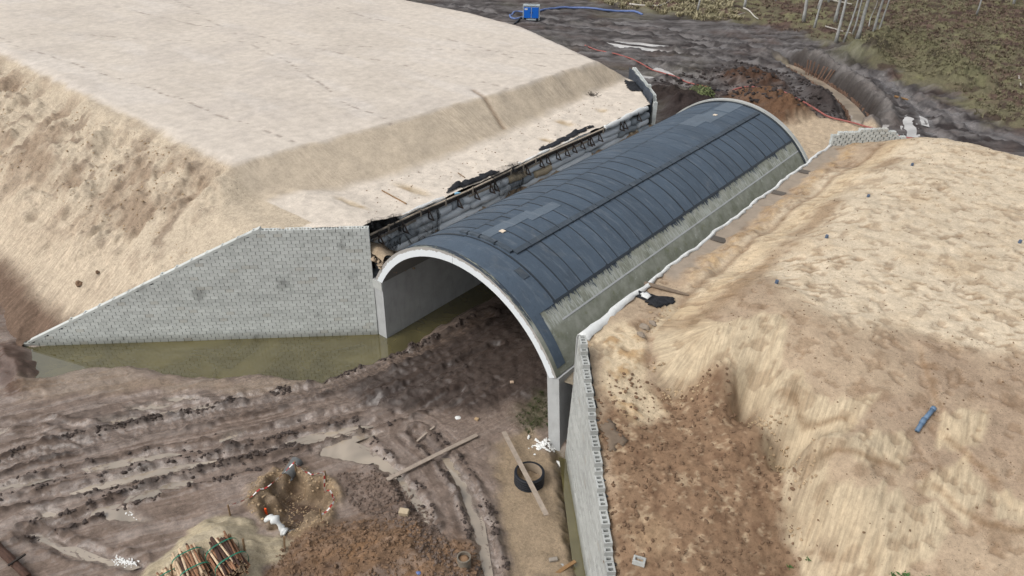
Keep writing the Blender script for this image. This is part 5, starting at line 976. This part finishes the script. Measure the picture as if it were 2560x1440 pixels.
a, b = [(12.32,5.77,5.9),(14.51,6.04,5.95)]; A3 = Vector((a[0], a[1], hR(a[0], a[1])+.06)); B3 = Vector((b[0], b[1], hR(b[0], b[1])+.04)); thing1('bark_pole', MB().tube([A3.lerp(B3, i/6) for i in range(7)], [.1, .11, .1, .1, .09, .07, .04], 8), simple('grey_bark', lin(116, 100, 84), .9, .3, 6), 'dark grey pole across the end of the sand berm', 'pole')
a, b = (12.35, .35, 3.75), (13.0, -.55, 4.05); thing1('edge_board', MB().bar(a, b, .06, .2), M['plank2'], 'brown board between the right abutment and wing wall', 'board')
r = random.Random(9); M['leafg'] = simple('plant_green', lin(66, 104, 44), .7, .3)
def plant(p_, s_, label, fn=hR):
    x, y, _ = p_; h = fn(x, y); t = empty('weed', (x, y, h)); tag(t, label, 'plant', 'small green weeds on the right slope'); mb = MB()
    for i in range(26):
        a = r.uniform(0, 6.28); l = s_*r.uniform(.5, 1); d = Vector((math.cos(a), math.sin(a), r.uniform(.2, .9))).normalized(); b0 = Vector((x, y, h))+Vector((r.gauss(0, s_*.4), r.gauss(0, s_*.4), 0)); sd_ = d.cross(Vector((0, 0, 1))).normalized()*l*.22; mb.add([b0, b0+d*l*.5-sd_, b0+d*l, b0+d*l*.5+sd_], [(0, 1, 2, 3)])
    mb.build('leaves', M['leafg'], t); return t
for p_, s_, lb in zip([(26.75,-1.86,4.3),(27.29,-1.53,4.3),(26.41,-1.97,4.2),(23.99,-2.4,3.5),(23.58,-2.9,3.5)], (.22, .14, .12, .1, .12), ('largest green weed at the bottom right edge', 'small weed right of the largest green weed', 'small weed left of the largest green weed', 'tiny weed on the grey toe of the right slope', 'tiny green weed on the brown fill')): plant(p_, s_, lb)
# ---- left bench: stick, tarps and netting along the timber edge
a, b = [(-4.48,4.29),(-2.09,3.95)]; thing1('stick', MB().tube([(*a, hL(*a)+.06), (*b, hL(*b)+.07)], .035, 8), M['plank2'], 'long stick lying on the left sand bench', 'stick')
a, b = [(-3.04,9.22),(-2.27,9)]; thing1('stick', MB().tube([(*a, hL(*a)+.05), (*b, hL(*b)+.05)], .03, 6), M['stake'], 'short stick on the left bench near the netting', 'stick')
for p_, lb, s_ in (((-5.92,27.92,6.1), 'clump of dark twigs at the foot of the bench slope', .5), ):
    x, y, _ = p_; h = hL(x, y); mb = MB()
    for i in range(30): a = r.uniform(0, 6.28); q = Vector((x+r.gauss(0, .3), y+r.gauss(0, .15), h+.02)); mb.bar(q, q+Vector((math.cos(a)*.3, math.sin(a)*.3, r.uniform(.05, .3))), .02, .02)
    thing1('twig_clump', mb, M['dkboard'], lb, 'twigs')
k = N('black_netting'); v = k.pos(); k.P(Base_Color=lin(24, 25, 28), Roughness=.8); tr = k.n('ShaderNodeBsdfTransparent'); mx = k.n('ShaderNodeMixShader'); k.t.links.new(k.rng(k.noise(v, 2.2, 4, .65), .40, .70, .05, .72), mx.inputs[0]); k.t.links.new(tr.outputs[0], mx.inputs[1]); k.t.links.new(k.b.outputs[0], mx.inputs[2]); k.t.links.new(mx.outputs[0], k.o.inputs[0]); M['net'] = k.m
def drape(label, y0, y1, back, drop, seed, sag=.3):
    """netting over the edge: lies on the bench, folds over the rail and hangs on the layers"""
    nu, nv = 26, 16; v = []; f = []
    for i in range(nu+1):
        y = y0+(y1-y0)*i/nu; e = max(0.0, math.sin(math.pi*i/nu))**.6; bk = back*(.5+.5*e)*(1+.3*math.sin(i*1.1+seed)); dr = drop*(.35+.65*e)*(1+.25*math.sin(i*.8+seed*2))
        for j in range(nv+1):
            t = j/nv*(bk+dr)-bk; w1 = .05*math.sin(i*1.7+j*.9+seed)
            if t < 0: x, z_ = -1.08+t, max(hL(min(-1.2, -1.08+t), y), zt(y)+.05)+.08+abs(w1)+.05*math.sin(j+i*.6)
            else: x, z_ = -.93+sag*math.sin(min(1, t/max(dr, .1))*math.pi*.8)*e+w1*.6, zt(y)+.15-t
            v.append((x, y+.12*math.sin(j*1.3+i*.3), z_))
    for i in range(nu):
        for j in range(nv): a = i*(nv+1)+j; f.append((a, a+1, a+nv+2, a+nv+1))
    o = link('debris_netting', meshdata('debris_netting', v, f, M['net'], True)); return tag(o, label, 'netting', 'black netting on the wrapped wall')
drape('black netting hanging beside the near end of the block wall', .2, 2.3, .2, 1.5, 1, .5); drape('thin black netting slung low along the wrapped wall', 2.2, 5.2, .05, 1.7, 2, .9); drape('black netting folded over the timber rail midway along the tunnel', 10.2, 12.9, .5, 1.6, 3, .7)
cloth('black_tarp', [(-1.3, 6.4), (-1.5, 6.6), (-2.0, 7.6), (-1.95, 9.0), (-1.75, 10.8), (-1.3, 11.4), (-1.2, 9)], hLs, M['geoblk'], 'black sheet bunched on the bench behind the timber rail', 'tarp', .35, 21, .06); cloth('black_tarp', [(-1.45, 15.3), (-1.75, 15.6), (-1.95, 18.5), (-1.75, 21.5), (-1.45, 22.4), (-1.3, 19)], hLs, M['geoblk'], 'long black roll of fabric farther along the bench edge', 'tarp', .3, 25, .05)
cloth('black_tarp', [(-4.0, 31.0), (-3.3, 31.6), (-5.0, 33.2), (-6.2, 33.4), (-5.6, 32.4), (-4.8, 31.6)], hLs, M['geoblk'], 'black fabric on the sand before the far left wall', 'tarp', .15, 29, .04)
x, y, z_ = (-0.94,6.7,6.2); thing1('bottle', MB().tube([(x, y, z_), (x+.1, y+.2, z_), (x+.13, y+.26, z_), (x+.15, y+.3, z_)], [.07, .07, .04, .03], 10), simple('pale_blue_plastic', lin(140, 200, 232), .3, .05), 'pale blue bottle lying on the black sheet', 'bottle')
# ================================================================ FAR SIDE
# ---- pump set with hoses
x, y, z_ = (-43.52,68.17,0.3); h = hG(x, y)+.05; pu = empty('pump_set', (x, y, h)); tag(pu, 'blue boxed pump in a grey frame on the far mud', 'pump'); R_ = rz(.62); c = Vector((x, y, h))
def pb(name, off, sz, m, par=None): return MB().cbox(c+R_ @ Vector(off), sz, R_, min(sz)*.12).build(name, M[m], par or pu)
pb('skid', (0, 0, .15), (2.5, 1.25, .2), 'galv'); pb('housing', (0, 0, 1.15), (2.3, 1.1, 1.75), 'galv')
for sx in (-.56, .56): d_ = pb('door', (sx, -.57, 1.12), (1.0, .06, 1.5), 'blue'); pb('handle', (sx-.4*sx/abs(sx), -.62, 1.15), (.05, .05, .22), 'black', d_)
pb('side_panel', (1.17, 0, 1.12), (.05, .95, 1.5), 'blue'); pb('label_plate', (-.75, -.605, 1.6), (.42, .02, .22), 'white'); pb('roof_panel', (0, 0, 2.06), (2.4, 1.2, .1), 'galv'); pb('lifting_frame', (.1, 0, 2.16), (1.2, .12, .12), 'galv')
for sx, sy in ((-1.18, -.58), (1.18, -.58), (-1.18, .58), (1.18, .58)): pb('frame_post', (sx, sy, 1.1), (.09, .09, 1.95), 'galv')
for sx in (-.9, .9): MB().tube([c+R_ @ Vector((sx, -.66, .2)), c+R_ @ Vector((sx, -.5, .2))], .2, 12).build('wheel', M['black'], pu)
def hose(name, pts, rad, m, label, cat='hose', dz=0.0, zfix=None):
    P = spline([(a, b, 0) for a, b in pts], 7); zz = ground_all(np.array([q.x for q in P]), np.array([q.y for q in P]))[0]; zz = np.convolve(np.pad(zz, 2, 'edge'), np.ones(5)/5, 'valid'); Q = [Vector((q.x, q.y, float(z_)+rad+dz)) for q, z_ in zip(P, zz)]
    return thing1(name, MB().tube(Q, rad, 8), M[m], label, cat, None, True)
hose('blue_hose', [(-45.56,72.72),(-45.35,76.19),(-43.69,78.64),(-39.53,80.23),(-36.53,82.35),(-34.56,82.65),(-33.1,82.09)], .16, 'hoseblue', 'flat blue hose running right from the pump to the heath'); hose('blue_hose', [(-47.13,71.19),(-48.19,70.56),(-47.49,68.48),(-46.44,66.84),(-44.95,66.05),(-44.36,67.35)], .14, 'hoseblue', 'looped blue hose left of the pump'); hose('suction_hose', [(-44.62,67.48),(-44.04,65.84),(-42.83,63.46)], .13, 'black', 'black suction hose below the pump')
hose('red_hose', [(-28.39,60.08),(-25.93,59.91),(-21.82,59.03),(-18.83,57.86),(-15.65,56.15),(-12.56,55.28),(-10.22,55.13),(-8.64,55.37)], .08, 'red', 'red hose over the dark mud behind the left embankment'); hose('black_hose', [(-8.34,54.72),(-7.03,54.94),(-5.79,55.49)], .09, 'black', 'black coupling length between the two red hoses', dz=.05); hose('red_hose', [(-5.65,55.16),(-4.43,56.29),(-2.93,56.51),(0.06,55.15),(4.19,53.08),(7.49,52.59),(10,52.31),(12,52.24),(14.08,52.29)], .09, 'red', 'red hose curving past the far portal to the sand hill', dz=.1)
# ---- trees: bare trunks at the edge of the clearing
M['bark'] = simple('pale_bark', lin(168, 168, 166), .9, .25, 2.5, bump=.6, bd=.04); M['twig'] = simple('twig_bark', lin(110, 98, 90), .9, .25)
TR = [(1741.6,37,1745.4,0,.14),(1858,23,1860.4,0,.2),(2006,60,2017,0,.25),(2034.5,75.6,2054,0,.16),(2087,63,2094,0,.24),(2090.7,114,2106.5,0,.21),(2108,114,2138,0,.13),(2127.6,93,2149,0,.13),(2138,111,2168,0,.27),(2170,74,2180,25,.09),(2178.6,105.5,2198,0,.19),(2191,105.5,2215.5,0,.13),(2045,32,2050,0,.2),(2437,45.7,2447.6,0,.13),(2530,16,2534,0,.18),(1937,10,1938,0,.12),(2070,12,2074,0,.15)]
TB = [[(-27.09,87.94,0.3)][0],[(-23.69,96.95,0.3)][0],[(-12.71,93.21,0.3)][0],[(-9.96,90.4,0.3)][0],[(-8.88,95.81,0.3)][0],[(-4.42,83.64,0.3)][0],[(-3.73,84.29,0.3)][0],[(-4.56,89.87,0.3)][0],[(-2.76,86.09,0.3)][0],[(-4.32,96.35,0.3)][0],[(-1.53,88.9,0.3)][0],[(-1.03,89.38,0.3)][0],[(-13.93,102.75,0.3)][0],[(5.47,116.14,0.3)][0],[(7.97,131.01,0.3)][0],[(-21.71,104.56,0.3)][0],[(-15.05,110.21,0.3)][0]]
LEAN = [.03,.02,.0,.08,.0,-.04,.07,.05,.08,.05,.02,.03,-.02,-.02,-.05,0,0]
TLAB = ['slim pale trunk standing alone above the grass tussocks', 'thin trunk right of the lone slim trunk', 'stout trunk at the left end of the tree group', 'leaning thin trunk second in the tree group', 'stout trunk behind the front of the tree group', 'straight pale trunk at the front left of the group', 'slender leaning trunk right of the front straight one', 'thin leaning trunk behind the middle of the group', 'thickest pale trunk in the middle of the group', 'short thin stem right of the thickest trunk', 'pale upright trunk at the right of the group', 'slender trunk at the right end of the group', 'distant trunk behind the left of the group', 'slim trunk alone over the moss on the right', 'trunk at the far right top corner', 'thin distant trunk at the top edge left of the group', 'distant trunk at the top edge behind the group']
for i, (b, t_) in enumerate(zip(TB, TR)):
    R0 = t_[4]; rr = random.Random(i); x, y = b[0], b[1]; h = hG(x, y)-.15; t = empty('bare_tree', (x, y, h)); tag(t, TLAB[i], 'tree', 'bare trees beyond the clearing'); Ht = rr.uniform(12, 15) if R0 > .1 else 4.5
    rx, ry = .77*LEAN[i], .64*LEAN[i]; pts = [Vector((x+rx*q*Ht+.12*math.sin(q*7+i), y+ry*q*Ht+.1*math.sin(q*5+i*2), h+q*Ht)) for q in [j/9 for j in range(10)]]
    rad = [R0*1.35]+[R0*(1-.75*j/9) for j in range(1, 10)]; MB().tube(pts, rad, 10).build('trunk', M['bark'], t, True); cr = MB()
    for j in range(34):
        q = rr.uniform(.45, .98)*9; p0 = pts[int(q)].lerp(pts[min(9, int(q)+1)], q-int(q)); a = rr.uniform(0, 6.28); l = rr.uniform(.8, 2.4)*(1.25-q/12); d = Vector((math.cos(a), math.sin(a), rr.uniform(.1, .9))).normalized(); p1 = p0+d*l*.5; p2 = p1+(d+Vector((rr.uniform(-.3, .3), rr.uniform(-.3, .3), .25))).normalized()*l*.5; cr.tube([p0, p1, p2], [.035, .025, .01], 5)
        for e in range(3): a2 = a+rr.uniform(-1, 1); cr.tube([p1.lerp(p2, e/3), p1.lerp(p2, e/3)+Vector((math.cos(a2), math.sin(a2), .4))*rr.uniform(.25, .6)], [.012, .005], 4)
    cr.build('crown', M['twig'], t)
# ---- fallen stems, roots, tussocks
M['dead'] = simple('bleached_wood', lin(190, 184, 174), .9, .2, 4)
for pts, rad, lb, m in (([(-37.53,85.52),(-35.54,85.35),(-33.03,86.55)], .16, 'bleached fallen stem among the tussocks', 'dead'), ([(-33.2,86.93),(-33.77,90.68),(-34.65,94.32)], .09, 'thin bleached branch rising from the fallen stem', 'dead'), ([(-22.67,94.61),(-21.27,93.55),(-19.42,91.44),(-17.68,88.65)], .12, 'curved dead branch by the thin trunk', 'dead'), ([(-21.09,88.21),(-21.33,90.64),(-21.17,91.96)], .06, 'thin pale stick left of the curved branch', 'dead'), ([(0.78,92.06),(1.92,91.29)], .16, 'short pale log behind the green ridge', 'dead'), ([(8.17,65.31),(9.5,65.79)], .13, 'reddish log lying on the muddy track', 'plank2'), ([(16.98,82.19),(17.92,77.78)], .1, 'dead stem at the right edge of the heath', 'dead'), ([(-8.86,91.51),(-5.96,90.93),(-4.8,90.74)], .1, 'dead branch lying among the tree trunks', 'dead'), ([(-16.46,112.11),(-13.32,110.64),(-11.41,110.3)], .12, 'fallen branch behind the tree group', 'dead')):
    zz = hGs(pts); Q = spline([(a, b, float(z_)+rad+.1) for (a, b), z_ in zip(pts, zz)], 4); thing1('fallen_stem', MB().tube(Q, [rad*(1-.5*i/len(Q)) for i in range(len(Q))], 8), M[m], lb, 'log', 'dead wood on the heath')
def tussocks(name, label, spots, size, cols, seed, blades=16):
    r = random.Random(seed); zs = hGs(spots); mb = MB()
    for (a, b), z_ in zip(spots, zs):
        s_ = size*r.uniform(.5, 1.3)
        for i in range(blades):
            q = r.uniform(0, 6.28); tilt = r.uniform(.2, 1.0); d = Vector((math.cos(q)*tilt, math.sin(q)*tilt, 1)).normalized(); l = s_*r.uniform(.6, 1.1); p0 = Vector((a+r.gauss(0, s_*.25), b+r.gauss(0, s_*.25), float(z_)-.03)); sd_ = d.cross(Vector((0, 0, 1))).normalized()*l*.10; p1 = p0+d*l*.6; p2 = p0+d*l+Vector((math.cos(q), math.sin(q), -.4))*l*.25; mb.add([p0-sd_, p0+sd_, p1+sd_*.8, p1-sd_*.8, p2], [(0, 1, 2, 3), (3, 2, 4)])
    o = mb.build(name, cols); tag(o, label, 'grass', None, 'stuff'); return o
grass1 = simple('dry_grass', lin(160, 150, 116), .9, .35, 1.5); grass2 = simple('moss_grass', lin(122, 114, 86), .9, .35, 1.5); heath = simple('heather', lin(112, 92, 78), .9, .35, 1.5)
tussocks('dry_tussocks', 'pale dry grass tussocks along the top edge of the mud', inpoly([(-47.13,88),(-40.72,84.26),(-32.39,84.88),(-25.47,84.62),(-19.84,87.49),(-24.72,96.51),(-33.78,106.28)], 420, 21), .75, grass1, 1, 22)
tussocks('moss_grass', 'low mossy grass over the heath on the right', inpoly([(-8.85,121.12),(2.02,87.45),(9.94,75.03),(16.36,64),(21.8,62.72),(11,145.7)], 3000, 22), .38, grass2, 2, 10); tussocks('heather', 'brown heather among the bare trees', inpoly([(-27.11,103.08),(-17.12,88.31),(-4.62,84.05),(1.63,87.08),(19.31,71.85),(10.35,150.28),(-24.08,121.28)], 2600, 23), .45, heath, 3, 9)
tussocks('ridge_grass', 'short grass on the green spoil ridge', inpoly([(-0.74,79.88),(0.08,86.83),(3.06,90.55),(8.29,83.17),(13.33,74.2),(9.87,73.09),(4.41,77.07)], 1100, 24), .3, grass2, 4, 9); tussocks('shaded_weeds', 'low weeds inside the tunnel by the right abutment', inpoly(GREENIN, 130, 25), .14, simple('weed_green', lin(70, 78, 42), .9, .3), 5, 9)
# round bush
x, y, z_ = (-7.11,50.7,0.4); h = hG(x, y); bs = empty('round_bush', (x, y, h)); tag(bs, 'round green bush on the dark heap by the far portal', 'bush'); rr = random.Random(4); mb = MB()
for i in range(1500):
    d = Vector((rr.gauss(0, 1), rr.gauss(0, 1), abs(rr.gauss(0, 1)))).normalized()*rr.uniform(.55, 1.0); p_ = Vector((x, y, h))+Vector((d.x*1.5, d.y*1.2, d.z*1.1)); s_ = rr.uniform(.06, .14); u1 = Vector((rr.gauss(0, 1), rr.gauss(0, 1), rr.gauss(0, 1))).normalized(); u2 = u1.cross(d).normalized(); mb.add([p_-u1*s_, p_+u2*s_*.6, p_+u1*s_, p_-u2*s_*.6], [(0, 1, 2, 3)])
mb.build('foliage', simple('bush_leaf', lin(112, 124, 74), .8, .35, 3), bs); MB().blob((x, y, h+.3), (1.15, .9, .75), 5, 2, .15).build('twig_core', simple('bush_core', lin(74, 78, 48), .9, .3), bs)
# ---- stakes revetting the ditch
M['rstake'] = simple('red_stake', lin(128, 98, 80), .85, .3, 4)
P = spline([(a, b, 0) for a, b in DITCH], 10); si = 0
for sd_ in (-1, 1):
    mb = MB()
    for i in range(8, len(P)-1):
        t = (P[i+1]-P[i]).normalized(); nn = Vector((-t.y, t.x, 0))
        for e in range(5): q = P[i].lerp(P[i+1], e/5)+nn*sd_*(.95+.05*random.random()); mb.bar((q.x, q.y, -1.3), (q.x+random.gauss(0, .05), q.y+random.gauss(0, .05), -.80+random.uniform(-.12, .2)), .08, .08)
    o = mb.build('ditch_revetment', M['rstake']); tag(o, ('row of short red brown stakes along the outer side of the ditch', 'row of short red brown stakes along the inner side of the ditch')[sd_ > 0], 'stake row', None, None)
rr = random.Random(12)
for i, (a, b) in enumerate([(-3.76,72.07),(-3.41,71.92),(-3.05,71.77),(-2.57,71.27),(-2.03,70.84),(-1.68,70.7),(-1.15,70.28),(-0.87,70.31)]):
    z_ = hG(a, b); lx = (-.1, -.05, .1, .3, .5, .6, .7, .75)[i]; thing1('long_stake', MB().bar((a, b, z_-.3), (a+.77*lx*1.2, b+.64*lx*1.2, z_+2.0-.4*lx), .12, .12), M['rstake'], ('first', 'second', 'third', 'fourth', 'fifth', 'sixth', 'seventh', 'eighth')[i]+' tall red brown stake from the left at the ditch head', 'stake', 'tall stakes at the ditch head')
